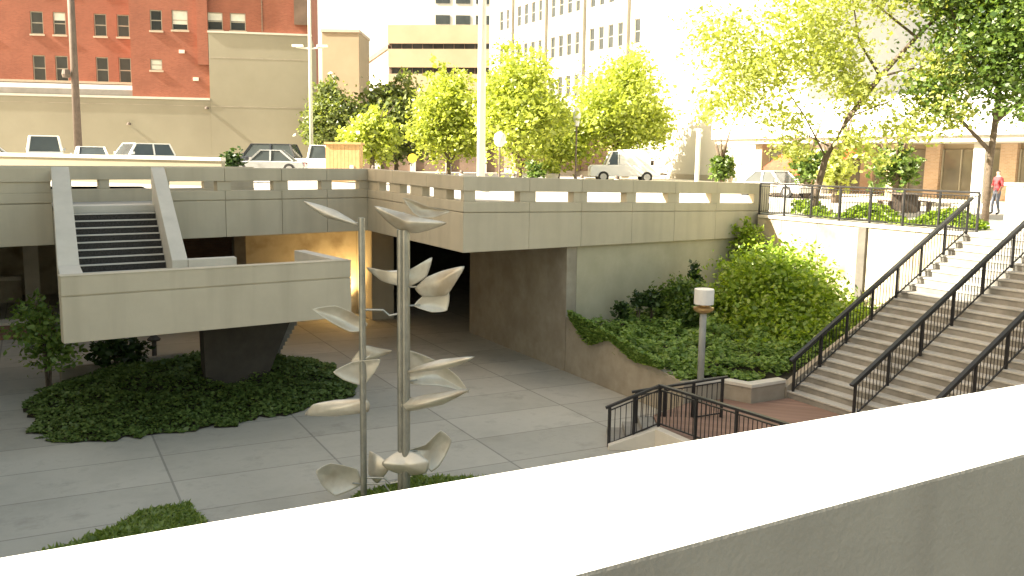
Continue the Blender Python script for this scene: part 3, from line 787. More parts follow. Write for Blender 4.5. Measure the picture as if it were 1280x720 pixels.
bw = thing("beige_block", "beige rendered wall and block in front of the red brick building", "building", (12.47, 73.6, 4.9), BA)
bm = bmesh.new(); box(bm, -27.5, -0.02, 0, 3.0, 0, 5.55); box(bm, -0.01, 7.55, -0.02, 11, 0, 10.55); link("wall", bm, M['beige_stucco'], bw)
bm = bmesh.new(); box(bm, -27.55, -0.03, -0.08, 0.4, 5.56, 5.72); box(bm, -0.06, 7.6, -0.1, 0.4, 10.56, 10.7); link("coping", bm, M['concrete_cap'], bw)
bm = bmesh.new(); box(bm, -0.01, 7.55, -0.03, -0.021, 8.72, 8.78); box(bm, -0.01, 7.55, -0.03, -0.021, 5.1, 5.15); box(bm, -27.5, -0.02, -0.01, -0.001, 5.1, 5.15); link("joint", bm, M['wall_rough'], bw)
for x, z in ((-5.9, 3.6), (-0.25, 4.9)):
    bm = bmesh.new(); lathe(bm, [(0.16, 0), (0.14, 0.12), (0.06, 0.18)], (x, -0.17, z), 10); link("wall_lamp", bm, M['pole_dark'], bw)

tb = thing("tan_tower", "small tan block standing behind the white lamp pole", "building", (33.6, 109.7, 4.85), R(-27.6))
bm = bmesh.new(); box(bm, -2.0, 2.4, 0, 8, 0, 16.2); link("wall", bm, M['tan_panel'], tb)
bm = bmesh.new(); box(bm, -2.1, 2.5, -0.15, 8.1, 16.2, 16.5); link("coping", bm, M['sill'], tb)

mb = thing("banded_building", "tan office block with a long dark strip of windows between plain bands", "building", (46.1, 127.0, 4.85), math.atan2(-7.5, 11.3))
bm = bmesh.new()
for z0, z1 in ((0, 9.6), (9.7 + 1.0 - 0.4 + 0.0, 13.2)): pass
box(bm, 0, 22, 0.6, 14, 0, 20.0); link("core", bm, M['brown_panel'], mb)
for z0, z1 in ((17.5, 20.05), (14.2, 16.75), (9.8, 13.3), (5.2, 8.6), (0, 3.5)):
    bm = bmesh.new(); box(bm, -0.02, 22.05, 0, 14.05, z0, z1); link("band", bm, M['tan_panel'], mb)
for z0, z1 in ((16.76, 17.49), (13.31, 14.19), (8.61, 9.79), (3.51, 5.19)):
    bm = bmesh.new(); box(bm, 0.3, 21.8, 0.35, 0.55, z0, z1); w_ = link("window", bm, M['glass'], mb)
    bm = bmesh.new()
    for k in range(15): box(bm, 0.4 + k * 1.5, 0.47 + k * 1.5, 0.25, 0.345, z0, z1)
    link("mullion", bm, M['brown_panel'], w_)
bm = bmesh.new(); prism(bm, [(-9.0, 14.0), (-0.05, 0.6), (-0.05, 13.9), (-5, 20)], 0, [14.5, 16.8, 16.8, 14.5]); link("wing", bm, M['white_stone'], mb)  # white instead of tan, sunlight on this side put into the colour
bm = bmesh.new(); prism(bm, [(-9.2, 13.8), (-0.06, 0.2), (-0.06, 13.9), (-5, 20)], [14.52, 16.82, 16.82, 14.52], [15.1, 17.4, 17.4, 15.1]); link("cornice", bm, M['brown_brick'], mb)

tw = thing("distant_tower", "pale distant tower block rising behind the banded office", "building", (79.6, 191.4, 4.85), R(-27.6))
bm = bmesh.new(); box(bm, 0, 22, 0, 18, 0, 55); link("wall", bm, M['white_stone'], tw)
for k in range(5):
    for j in range(4):
        bm = bmesh.new(); box(bm, 0.8 + j * 4.4, 3.9 + j * 4.4, -0.15, -0.01, 26 + k * 4.4, 27.9 + k * 4.4); link("window", bm, M['glass'], tw)

wb = thing("white_office", "long white office building with grey pilasters and columns of narrow windows", "building", (45, 62.0, 5.4), R(-90))
# local x runs towards -y (to the viewer's right end) : world y = 62 - x ... so use negative x for the far end
wins = []
base = [-(y - 62.0) for y in (0,)]
for bay in range(-1, 6):
    yb = 65.9 + 6.95 * bay
    for off in (0.45, 1.95, 3.45, 4.95):
        y0_, y1_ = yb + off, yb + off + 0.85
        if y0_ < 62.6 or y1_ > 91: continue
        for zc in (8.6, 12.4, 16.2, 20.0, 23.8):
            wins.append((62 - y1_, 62 - y0_, zc - 1.0 - 5.4 + 0.75, zc + 1.0 - 5.4 + 0.75))
wall_with_windows("wall", wb, M['white_stone'], 47, 24, wins, x0=-30.0, z0=0.0, depth=0.14, sill=False, bars=(1, 2), frame=M['grey_stone'], glass=M['glass'])
bm = bmesh.new(); box(bm, -30.01, 17.01, -0.02, 14, -1.0, -0.001); link("plinth", bm, M['grey_stone'], wb)
bm = bmesh.new(); box(bm, -30, 17, 0.61, 14, 0, 24); link("body", bm, M['white_stone'], wb)
for y in [65.7 + 6.95 * k for k in range(4)]:
    bm = bmesh.new(); box(bm, 62 - y - 0.3, 62 - y + 0.3, -0.3, -0.005, 5.2, 24); link("upright_strip", bm, M['grey_stone'], wb)
bm = bmesh.new(); box(bm, -30.2, 0.1, -0.5, -0.006, 4.7, 5.19); link("ledge", bm, M['white_stone'], wb)
bm = bmesh.new(); box(bm, -30, -3, -0.06, -0.007, 0.0, 3.0); link("ground_floor", bm, M['brown_panel'], wb)
for k in range(5):
    bm = bmesh.new(); box(bm, -29.5 + k * 6.0, -28.7 + k * 6.0, -0.45, -0.061, 0, 4.69); link("column", bm, M['tan_panel'], wb)

sr = thing("shop_row", "low brown shopfront row half hidden behind the street trees", "building", (29.5, 97.0, 4.88), R(-30))
bm = bmesh.new(); box(bm, 0, 20, 0, 6, 0, 5.2); link("wall", bm, M['brown_panel'], sr)
bm = bmesh.new(); box(bm, -0.1, 20.1, -0.4, -0.01, 3.6, 5.3); link("fascia", bm, M['tan_panel'], sr)
for k in range(6):
    bm = bmesh.new(); box(bm, 0.2 + k * 3.8, 0.8 + k * 3.8, -0.25, -0.012, 0, 3.59); link("column", bm, M['white_stone'], sr)

# shopping parade across the street at right: canopy, fascia, piers, shopfronts
sp = thing("parade_building", "white canopied shop parade with brick piers across the street at right", "building", (39.6, 47.0, 4.52), R(-90))
bm = bmesh.new(); box(bm, -0.5, 60, 4.2, 16, 0, 5.0); link("wall", bm, M['tan_panel'], sp)
bm = bmesh.new(); box(bm, -0.5, 60, 0, 16, 3.0, 3.3); link("soffit", bm, M['white_stone'], sp)
bm = bmesh.new(); box(bm, -0.6, 60, -0.2, 15.9, 3.302, 5.4); link("fascia", bm, M['coping'], sp)
for k in range(9):
    x = 3.2 + k * 5.0
    bm = bmesh.new(); box(bm, x - 0.3, x + 0.3, 0.4, 1.0, 0, 2.99); link("pier", bm, M['white_stone'] if k % 2 else M['tan_panel'], sp)
for k in range(11):
    x = 0.2 + k * 4.4
    bm = bmesh.new(); box(bm, x, x + 3.4, 4.12, 4.19, 0.5, 2.7); w_ = link("shop_window", bm, M['shop_glass'], sp)
    bm = bmesh.new()
    for q in range(4): box(bm, x + q * 1.12, x + q * 1.12 + 0.06, 4.05, 4.115, 0.5, 2.7)
    link("mullion", bm, M['frame'], w_)
    bm = bmesh.new(); box(bm, x + 3.45, x + 4.35, 3.9, 4.18, 0, 2.99); link("brick_panel", bm, M['parade_brick'], sp)

aw = thing("shop_awning", "red shop awning under the white canopy at right of the pale tree row", "awning", (39.2, 42.4, 6.05), R(-90))
bm = bmesh.new(); prism(bm, [(0, 0), (3.2, 0), (3.2, 1.2), (0, 1.2)], [0, 0, 0.75, 0.75], [0.06, 0.06, 0.81, 0.81]); link("canvas", bm, M['red_awning'], aw)
bm = bmesh.new(); box(bm, 0, 3.2, -0.03, -0.002, -0.35, 0.05); link("valance", bm, M['red_awning'], aw)
aw2 = copy_tree(aw); aw2.location = (39.2, 37.6, 6.5); aw2["label"] = "smaller red awning seen just left of the leaning tree trunk"; aw2.scale = (0.45, 1, 0.9)

# tall block on the left whose shadow covers the plaza (stands just outside the frame)
tbk = thing("shade_building", "tall unseen concrete block west of the plaza, shaped to shade it", "building", (-12, 10.3, 0))
bm = bmesh.new(); box(bm, -20, 0, 13.0, 29.5, 0, 29.6); box(bm, -20.01, 0.01, 0, 12.99, 0, 35.0); link("wall", bm, M['concrete'], tbk)
bm = bmesh.new(); box(bm, -20.2, 0.2, 13.0, 29.7, 29.601, 29.9); box(bm, -20.2, 0.2, -0.2, 13.1, 35.001, 35.3); link("coping", bm, M['concrete_cap'], tbk)
for k in range(7):
    bm = bmesh.new(); box(bm, 0.005, 0.06, 1.0, 27.0, 7.0 + k * 3.5, 8.7 + k * 3.5); link("window", bm, M['glass'], tbk)

# sunlit cream wall at the far side of the deck
cw = thing("cream_wall", "sunlit cream wall along the far side of the deck in front of the parked cars", "wall", (3, 43, 5.0))
ca, cb = Vector((-6.5, 50.4)), Vector((7.1, 39.7)); cd = (cb - ca).normalized(); cn = Vector((-cd.y, cd.x)); cl = (cb - ca).length
bm = bmesh.new(); prism(bm, [ca, cb, cb + cn * 0.3, ca + cn * 0.3], 4.95, [6.22, 6.12, 6.12, 6.22]); o = link("wall", bm, M['beige_stucco'], cw, 0.01); o.data.transform(Matrix.Translation((-3, -43, -5)))
bm = bmesh.new(); prism(bm, [ca - cn * 0.06, cb - cn * 0.06, cb + cn * 0.36, ca + cn * 0.36], [6.222, 6.122, 6.122, 6.222], [6.39, 6.27, 6.27, 6.39]); o = link("coping", bm, M['concrete_cap'], cw, 0.01); o.data.transform(Matrix.Translation((-3, -43, -5)))

# ------------------------------------------------------------------ railings
def lerp(a, b, t): return a + (b - a) * t
def railing(name, label, pts, posts, h=0.95, cap=(0.085, 0.05), pick=0.115, gap=0.1, cat="railing", rail_mat=None, end_cap=0.0):
    """pts: base points; posts: number of posts per run"""
    pts = [Vector(p) for p in pts]
    t = thing(name, label, cat, pts[0])
    o0 = pts[0]
    P_ = [p - o0 for p in pts]
    up_ = Vector((0, 0, 1))
    hb = bmesh.new(); lb = bmesh.new(); bb_ = bmesh.new()
    for i, (a, b) in enumerate(zip(P_, P_[1:])):
        d = (b - a).normalized()
        a2 = a - d * (end_cap if i == 0 else -0.0); b2 = b + d * (end_cap if i == len(P_) - 2 else 0.0)
        bar(hb, a2 + up_ * h, b2 + up_ * h, cap[0], cap[1])
        bar(hb, a + up_ * (h - 0.10), b + up_ * (h - 0.10), 0.03, 0.03)
        bar(lb, a + up_ * gap, b + up_ * gap, 0.03, 0.03)
        L = (Vector((b.x - a.x, b.y - a.y))).length
        n = max(2, int(L / pick))
        for k in range(1, n):
            p = lerp(a, b, k / n)
            bar(bb_, p + up_ * (gap + 0.012), p + up_ * (h - 0.112), 0.014, 0.014)
    link("handrail", hb, M['black_metal'], t, 0.006)
    link("bottom_rail", lb, M['black_metal'], t)
    link("balusters", bb_, M['black_metal'], t)
    done = []
    for i, (a, b) in enumerate(zip(P_, P_[1:])):
        n = posts[i]
        for k in range(n):
            p = lerp(a, b, k / (n - 1)) if n > 1 else a
            if any((p - q).length < 0.1 for q in done): continue
            done.append(p)
            pb = bmesh.new(); bar(pb, p, p + up_ * (h - 0.028), 0.055, 0.055); link("post", pb, M['black_metal'], t)
    return t

sz = lambda x: 0.45 + RIS * ((x - 16.9) / TRD + 0.6)
g_st = "railings of the big plaza stairs"
def stair_rail(y, label, x0=16.95, x1=23.15, posts=7):
    pts = [(x0, y, sz(x0)), (x1, y, sz(x1))]
    return railing("stair_railing", label, pts, [posts], 0.93, (0.11, 0.06), end_cap=0.16)
stair_rail(16.86, "black stair railing on the bush side of the big plaza stairs", posts=8)
stair_rail(14.72, "black stair railing running up the middle of the big plaza stairs", x0=16.75, posts=7)
stair_rail(12.62, "nearest black stair railing on the big plaza stairs, cut by the white parapet", x0=17.0, posts=7)
railing("street_railing", "black street railing with thin bars on top of the sunlit retaining wall", [(24.2, 26.3, 4.47), (24.2, 17.3, 4.47)], [8], 1.15, (0.07, 0.06))
railing("landing_railing", "black railing turning the corner above the low steps and brick landing", [(11.24, 16.66, -0.02), (12.2, 16.12, 0.48), (12.95, 9.4, 0.48)], [3, 7], 0.97, (0.10, 0.055), end_cap=0.10)
railing("low_steps_railing", "shorter black railing behind the corner railing at the low steps", [(12.35, 17.2, 0.1), (14.1, 16.25, 0.46)], [4], 0.95, (0.09, 0.05), end_cap=0.12)

# ------------------------------------------------------------------ lamp post in the bed
lp = thing("lamp_post", "short grey lamp post with a white drum shade beside the big bush", "lamp post", (14.72, 17.8, 0.5))
bm = bmesh.new(); lathe(bm, [(0.085, 0), (0.085, 2.12), (0.07, 2.16)], (0, 0, 0), 16); link("pole", bm, M['galv'], lp, smooth=True)
bm = bmesh.new(); lathe(bm, [(0.10, 2.14), (0.22, 2.20), (0.25, 2.25), (0.25, 2.30), (0.12, 2.34), (0.12, 2.38)], (0, 0, 0), 20); link("collar", bm, M['brass'], lp)
bm = bmesh.new(); lathe(bm, [(0.24, 2.382), (0.245, 2.39), (0.245, 2.755), (0.24, 2.765), (0.02, 2.775)], (0, 0, 0), 24); link("lamp_shade", bm, M['white_shade'], lp)

# ------------------------------------------------------------------ sculpture
BLADES = [
    ('L', [(4.495, 16.788, 5.548), (4.692, 16.588, 5.498), (4.922, 16.355, 5.405), (5.215, 16.055, 5.187), (4.977, 16.298, 5.233), (4.748, 16.531, 5.31), (4.575, 16.706, 5.449)]),
    ('L', [(4.415, 15.964, 3.664), (4.784, 15.972, 3.698), (5.083, 15.977, 3.561), (5.313, 15.94, 3.373), (5.233, 15.979, 3.253), (5.035, 15.978, 3.253), (4.707, 15.972, 3.439)]),
    ('L', [(5.144, 16.149, 2.641), (5.322, 15.98, 2.931), (5.569, 15.98, 2.865), (5.804, 15.978, 2.8), (5.522, 15.981, 2.687), (5.275, 15.984, 2.678)]),
    ('L', [(4.792, 16.048, 2.484), (5.098, 16.006, 2.629), (5.492, 15.763, 2.688), (5.423, 15.833, 2.469), (5.271, 15.984, 2.224), (4.964, 16.026, 2.336)]),
    ('L', [(4.458, 16.736, 1.545), (4.571, 16.633, 1.745), (4.875, 16.353, 1.857), (5.298, 15.979, 1.917), (5.311, 15.977, 1.702), (4.872, 16.354, 1.579)]),
    ('L', [(4.429, 16.025, 0.641), (4.669, 16.016, 0.746), (5.121, 15.997, 0.578), (5.164, 15.996, 0.29), (4.752, 16.016, 0.162), (4.53, 16.023, 0.381)]),
    ('R', [(5.484, 16.184, 0.813), (5.683, 15.935, 0.702), (5.726, 15.88, 0.556), (5.581, 16.061, 0.267), (5.47, 16.2, 0.398)]),
    ('R', [(5.482, 15.661, 5.5), (5.646, 15.639, 5.293), (5.848, 15.613, 5.133), (6.089, 15.457, 5.071), (6.246, 15.294, 5.123), (6.479, 15.049, 5.252), (6.188, 15.354, 5.316), (5.878, 15.608, 5.406)]),
    ('R', [(5.966, 15.597, 5.65), (6.138, 15.581, 5.418), (6.275, 15.569, 5.339), (6.491, 15.548, 5.337), (6.764, 15.52, 5.428), (6.4, 15.557, 5.503), (6.145, 15.581, 5.606)]),
    ('R', [(5.501, 16.179, 4.358), (5.687, 15.941, 4.154), (5.866, 15.71, 4.1), (6.057, 15.599, 4.09), (6.339, 15.596, 4.239), (6.433, 15.595, 4.547), (6.213, 15.598, 4.437), (6.057, 15.599, 4.37), (5.741, 15.872, 4.323)]),
    ('R', [(6.133, 15.396, 4.053), (6.271, 15.239, 4.249), (6.46, 15.024, 4.374), (6.707, 14.74, 4.468), (6.616, 14.846, 4.216), (6.503, 14.976, 3.988), (6.24, 15.275, 3.932)]),
    ('R', [(6.166, 15.558, 3.704), (6.342, 15.525, 3.877), (6.74, 15.447, 3.91), (6.711, 15.452, 3.611), (6.46, 15.501, 3.59)]),
    ('R', [(6.009, 15.522, 2.51), (6.206, 15.266, 2.651), (6.418, 14.985, 2.778), (6.78, 14.498, 2.888), (6.607, 14.734, 2.71), (6.419, 14.985, 2.615), (6.009, 15.522, 2.465)]),
    ('R', [(6.071, 15.599, 2.805), (6.372, 15.595, 2.704), (6.677, 15.589, 2.54), (6.987, 15.579, 2.28), (7.187, 15.572, 1.98), (6.873, 15.582, 2.104), (6.581, 15.59, 2.179), (6.071, 15.6, 2.275)]),
    ('R', [(5.9, 15.611, 1.864), (6.015, 15.538, 1.96), (6.336, 15.234, 2.089), (6.818, 14.774, 2.221), (6.472, 15.105, 1.924), (6.096, 15.462, 1.772), (5.944, 15.602, 1.754)]),
    ('R', [(6.099, 15.593, 0.95), (6.382, 15.575, 1.01), (6.652, 15.557, 1.23), (6.845, 15.543, 1.036), (6.75, 15.55, 0.794), (6.622, 15.559, 0.604), (6.478, 15.569, 0.527), (6.287, 15.581, 0.802)]),
    ('R', [(5.577, 15.639, 0.777), (5.897, 15.607, 0.958), (6.111, 15.42, 0.922), (6.254, 15.261, 0.811), (6.221, 15.298, 0.604), (5.976, 15.568, 0.508), (5.667, 15.631, 0.643)]),
]
sc = thing("wind_sculpture", "tall metal sculpture of two posts carrying curved leaf shaped blades", "sculpture", (5.6, 15.8, 0))
PL, PR = Vector((5.28, 15.98, 0)), Vector((5.95, 15.60, 0))
SO = Vector((5.6, 15.8, 0))
bm = bmesh.new(); tube(bm, [PL - SO, PL - SO + Vector((0, 0, 5.3))], 0.062, 14); link("post", bm, M['steel'], sc, smooth=False)
bm = bmesh.new()
for k in range(3):
    a = k * 2 * PI / 3 + 0.5
    o_ = Vector((math.cos(a) * 0.062, math.sin(a) * 0.062, 0))
    tube(bm, [PR - SO + o_, PR - SO + o_ + Vector((0, 0, 5.1))], 0.068, 12)
link("post", bm, M['steel'], sc)
def blade(poly, bulge):
    pts = [Vector(p) for p in poly]
    c0 = sum(pts, Vector()) / len(pts)
    pts = [c0 + (p - c0) * 1.13 for p in pts]
    n = len(pts)
    # smooth the outline but keep it pointed at the sharpest corners
    out = []
    for i in range(n):
        p0, p1, p2, p3 = pts[i - 1], pts[i], pts[(i + 1) % n], pts[(i + 2) % n]
        for k in range(4):
            t = k / 4
            q = 0.5 * ((2 * p1) + (-p0 + p2) * t + (2 * p0 - 5 * p1 + 4 * p2 - p3) * t * t + (-p0 + 3 * p1 - 3 * p2 + p3) * t ** 3)
            out.append(q * 0.45 + p1.lerp(p2, t) * 0.55)
    c = sum(out, Vector()) / len(out)
    nr = Vector()
    for a, b in zip(out, out[1:] + out[:1]): nr += (a - c).cross(b - c)
    nr.normalize()
    size = max((p - c).length for p in out)
    bm = bmesh.new(); rings = []
    for r in (0.25, 0.5, 0.75, 0.9, 1.0):
        rings.append([bm.verts.new(c + (p - c) * r + nr * bulge * size * (1 - r * r) - SO) for p in out])
    cv = bm.verts.new(c + nr * bulge * size - SO)
    m_ = len(out)
    for k in range(m_): bm.faces.new((cv, rings[0][k], rings[0][(k + 1) % m_]))
    for a, b in zip(rings, rings[1:]):
        for k in range(m_): bm.faces.new((a[k], b[k], b[(k + 1) % m_], a[(k + 1) % m_]))
    o = link("blade", bm, M['blade'], sc, smooth=True)
    md = o.modifiers.new("thickness", 'SOLIDIFY'); md.thickness = 0.008; md.offset = 0
    return o, c, min(out, key=lambda p: (Vector((p.x, p.y, 0)) - (PL if poly is None else PL)).length)
for i, (side, poly) in enumerate(BLADES):
    o, c, _ = blade(poly, (0.2 if i % 2 else -0.2))
    base = PL if side == 'L' else PR
    near = min((Vector(p) for p in poly), key=lambda p: (Vector((p.x, p.y, 0)) - base).length)
    a = Vector((base.x, base.y, near.z)); 
    if (near - a).length > 0.05:
        bm = bmesh.new(); tube(bm, [a - SO, near.lerp(c, 0.25) - SO], 0.016, 8); link("arm", bm, M['steel'], sc)
for za, zb in ((3.62, 3.58), (0.42, 0.38), (0.30, 0.20)):
    bm = bmesh.new(); tube(bm, [PL - SO + Vector((0, 0, za)), (PL + PR) / 2 - SO + Vector((0, 0, za)), (PL * 0.35 + PR * 0.65) - SO + Vector((0, 0, zb - 0.06)), PR - SO + Vector((0, 0, zb))], 0.02, 8); link("cross_bar", bm, M['steel'], sc)

# ------------------------------------------------------------------ planting
def inside_poly(p, poly):
    x, y = p[:, 0], p[:, 1]; r = np.zeros(len(p), bool); n = len(poly)
    for i in range(n):
        x0, y0 = poly[i]; x1, y1 = poly[(i + 1) % n]
        c = ((y0 > y) != (y1 > y)) & (x < (x1 - x0) * (y - y0) / (y1 - y0 + 1e-9) + x0)
        r ^= c
    return r
def patch_points(poly, n, height, clump=0.5, edge=0.7):
    P_ = np.array(poly); lo, hi = P_.min(0), P_.max(0)
    q = lo + (hi - lo) * rng.random((n * 3, 2))
    q = q[inside_poly(q, poly)][:n]
    # distance to the outline
    d = np.full(len(q), 9.0)
    for i in range(len(poly)):
        a, b = np.array(poly[i]), np.array(poly[(i + 1) % len(poly)])
        t = np.clip(((q - a) @ (b - a)) / ((b - a) @ (b - a)), 0, 1)
        d = np.minimum(d, np.linalg.norm(q - (a + t[:, None] * (b - a)), axis=1))
    lump = 0.6 + 0.4 * np.sin(q[:, 0] * 3.1 + np.sin(q[:, 1] * 2.3) * 2) * np.sin(q[:, 1] * 2.7 + 1) 
    z = height * np.clip(d / edge, 0.1, 1) ** 0.5 * lump * (0.35 + 0.65 * rng.random(len(q)))
    return np.column_stack([q, z + 0.01])
def wob(poly, k=9, a=0.15):
    out = []
    for i in range(len(poly)):
        p, q = Vector(poly[i]), Vector(poly[(i + 1) % len(poly)])
        for j in range(k):
            v = p.lerp(q, j / k); out.append((v.x + rng.normal() * a, v.y + rng.normal() * a))
    return out
isl = wob([(-0.45, 25.8), (-0.1, 23.3), (0.4, 22.0), (2.2, 21.75), (4.2, 22.0), (5.9, 22.4), (7.4, 23.2), (8.0, 25.2), (7.4, 28.4), (3.8, 28.6), (0.55, 27.8)])
def mound(x, y):
    return 0.62 * np.exp(-((x - 3.8) / 3.0) ** 2 - ((y - 26.1) / 1.7) ** 2)
bm = bmesh.new()
cx_, cy_ = 3.8, 25.4
rings_ = [[bm.verts.new((cx_ + (x - cx_) * r, cy_ + (y - cy_) * r, 0.012 + float(mound(cx_ + (x - cx_) * r, cy_ + (y - cy_) * r)) * (1 - r ** 4))) for x, y in isl] for r in (0.15, 0.4, 0.65, 0.85, 1.0)]
bm.faces.new(rings_[0])
for a, b in zip(rings_, rings_[1:]):
    for k in range(len(a)): bm.faces.new((a[k], b[k], b[(k + 1) % len(a)], a[(k + 1) % len(a)]))
tag(link("island_soil", bm, M['soil']), kind="structure")
ip = patch_points(isl, 32000, 0.34); ip[:, 2] += mound(ip[:, 0], ip[:, 1])
o = leaf_mesh("island_ivy", ip, 0.075, M['leaf_island'], up=0.9)
tag(o, "bed of low dark ivy under the raised landing", "ground ivy", kind="stuff")
g1 = wob([(-1.5, 14.9), (0.4, 16.2), (1.5, 17.05), (2.25, 17.15), (2.5, 16.3), (2.4, 15.3), (1.6, 13.6)], 4, 0.08)
g2 = wob([(4.6, 14.2), (4.75, 15.6), (5.3, 16.3), (6.6, 16.62), (7.4, 16.3), (8.2, 15.8), (8.6, 14.2)], 4, 0.08)
for poly, lab in ((g1, "short grass tuft bed at the lower left edge of the parapet"), (g2, "short grass bed round the foot of the metal sculpture")):
    bm = bmesh.new(); bm.faces.new([bm.verts.new((x, y, 0.011)) for x, y in poly]); tag(link("grass_soil", bm, M['soil']), kind="structure")
    o = leaf_mesh("grass_bed", patch_points(poly, 7000, 0.16), 0.045, M['grass'], up=0.0, length=3.2); tag(o, lab, "grass", kind="stuff")
kb = thing("island_kerb", "low dark concrete kerb wall at the back of the ivy bed", "kerb", (2, 28.2, 0))
bm = bmesh.new(); prism(bm, [(-1.5, -0.3), (1.9, 0.5), (1.85, 0.72), (-1.55, -0.08)], 0, 0.42); link("kerb", bm, M['wall_rough'], kb, 0.02)

# ivy and ground cover over the sloping bed, hanging over the planter wall
n = 34000
q = np.column_stack([14.2 + 9.7 * rng.random(n) ** 1.15, 17.4 + 6.6 * rng.random(n)])
ymax = 23.55 + (q[:, 0] - 14.6) * 0.303; ymin = np.where(q[:, 0] > 15.8, 17.3, 17.95)
q = q[(q[:, 1] < ymax) & (q[:, 1] > ymin)]
bz = np.array([bed_z(x, y) for x, y in q])
lump = 0.5 + 0.5 * np.sin(q[:, 0] * 1.9 + 1.3 * np.sin(q[:, 1] * 1.7)) * np.sin(q[:, 1] * 2.2)
pts = np.column_stack([q, bz + (0.08 + 0.30 * lump + 0.32 * (np.sin(q[:, 0] * 4.3 + 2 * np.sin(q[:, 1] * 3.1)) > 0.55)) * (0.3 + 0.7 * rng.random(len(q)))])
hang = 5200
hy = 18.6 + 4.6 * rng.random(hang); hz = 0.95 + (hy - 17.75) / 5.75 * 0.78
hx = 14.16 - 0.10 * rng.random(hang)
dropp = (0.2 + 0.6 * (0.5 + 0.5 * np.sin(hy * 2.6 + 0.7)) * (hy - 18.2) / 5.0) * rng.random(hang)
pts = np.vstack([pts, np.column_stack([hx, hy, hz + 0.25 - dropp])])
o = leaf_mesh("bed_ivy", pts, 0.085, M['leaf_ivy'], up=0.9); tag(o, "ivy ground cover spilling over the planter wall beside the passage", "ground ivy", kind="stuff")

def shrub(name, label, base, lobes, n, size, mat, group=None, stems=5, cat="shrub", **kw):
    t = thing(name, label, cat, base, 0, group)
    leaf_mesh("foliage", crown_points(lobes, n, **kw), size, mat, t, up=0.25)
    bm = bmesh.new()
    hz_ = max(l[2] for l in lobes)
    for k in range(stems):
        a = rng.random() * 2 * PI; r = 0.3 * lobes[0][3]
        tube(bm, [(0.05 * math.cos(a), 0.05 * math.sin(a), -0.1), (r * 0.5 * math.cos(a), r * 0.5 * math.sin(a), hz_ * 0.5), (r * math.cos(a), r * math.sin(a), hz_)], [0.03, 0.022, 0.01], 6)
    link("stem", bm, M['bark'], t)
    return t
bx_, by_ = 20.4, 21.2
bzz = bed_z(bx_, by_)
shrub("bush", "big rounded bright green bush in front of the sunlit retaining wall", (bx_, by_, bzz), [(0, 0, 0.85, 1.75, 1.8, 1.4), (0.3, 0.6, 1.35, 1.35, 1.35, 1.1), (-0.7, 0.8, 0.4, 1.2, 1.2, 1.0), (0.7, -1.0, 0.5, 1.15, 1.0, 1.0), (-0.9, -0.6, 0.2, 1.15, 1.15, 0.9), (0.1, -2.2, 0.25, 1.3, 1.1, 0.7), (-1.3, -1.7, 0.1, 1.2, 1.1, 0.55)], 31000, 0.10, M['leaf_bush'], clump=15, spread=0.18, shell=0.6, cat="bush")
shrub("bush", "small upright bright shrub rising where the deck meets the retaining wall", (23.0, 25.2, bed_z(23, 25)), [(0, 0, 0.6, 0.9, 0.8, 0.9), (0.1, 0.3, 1.5, 0.6, 0.6, 0.9), (0.1, 0.5, 2.3, 0.4, 0.4, 0.5)], 4200, 0.11, M['leaf_bush'], cat="bush", spread=0.2)
shrub("bush", "darker round shrub between the lamp post and the deck wall", (17.9, 22.9, bed_z(17.9, 22.9)), [(0, 0, 0.5, 0.95, 0.9, 0.85), (0.4, 0.1, 0.9, 0.6, 0.6, 0.5)], 4800, 0.10, M['leaf_mid'], cat="bush")
for x, y, h_ in ((15.6, 22.6, 0.75), (16.4, 22.9, 0.95), (17.0, 23.0, 0.85), (19.6, 24.2, 1.2)):
    shrub("young_shrub", "dark upright sprig standing in the ivy bed against the deck wall", (x, y, bed_z(x, y)), [(0, 0, h_, 0.22, 0.22, 0.30)], 260, 0.10, M['leaf_dark'], "dark sprigs along the deck wall", 3, "sprig", spread=0.3)
n = 5200
hq = np.column_stack([24.45 + 0.75 * rng.random(n), 17.6 + 7.4 * rng.random(n), np.zeros(n)])
hq[:, 2] = 4.5 + (0.35 + 0.25 * np.sin(hq[:, 1] * 2.1)) * (0.2 + 0.8 * rng.random(n))
hd = thing("hedge", "low clipped hedge growing behind the black street railing", "hedge", (24.8, 21, 4.5))
o = leaf_mesh("foliage", hq - np.array([24.8, 21, 4.5]), 0.11, M['leaf_bush'], hd)
bm = bmesh.new()
for k in range(9): tube(bm, [(0, -3.2 + 0.8 * k, 0), (0.05, -3.2 + 0.8 * k, 0.4)], [0.02, 0.01], 5)
link("stem", bm, M['bark'], hd)
# plants at the left of the landing
shrub("small_tree", "leafy dark green small tree beside the left end of the raised landing", (0.15, 27.0, 0), [(-0.1, 0, 1.75, 0.75, 0.75, 0.6), (0.2, 0.1, 1.15, 0.8, 0.7, 0.5), (-0.25, 0, 2.3, 0.5, 0.5, 0.4)], 1500, 0.11, M['leaf_ivy'], cat="tree", spread=0.26)
shrub("shrub", "thin dark shrub in the shade below the raised landing", (1.95, 27.6, 0), [(0, 0, 1.0, 0.7, 0.5, 0.4), (-0.5, 0, 0.7, 0.3, 0.3, 0.3), (0.5, 0, 0.75, 0.4, 0.3, 0.3)], 900, 0.12, M['leaf_dark'], spread=0.25)
bl = thing("bollard_light", "short dark mushroom bollard light in the shade under the landing", "bollard light", (3.05, 28.9, 0))
bm = bmesh.new(); lathe(bm, [(0.07, 0), (0.07, 0.85)], (0, 0, 0), 10); link("post", bm, M['dark_concrete'], bl)
bm = bmesh.new(); lathe(bm, [(0.18, 0.852), (0.2, 0.9), (0.06, 1.02)], (0, 0, 0), 12); link("cap", bm, M['dark_concrete'], bl)
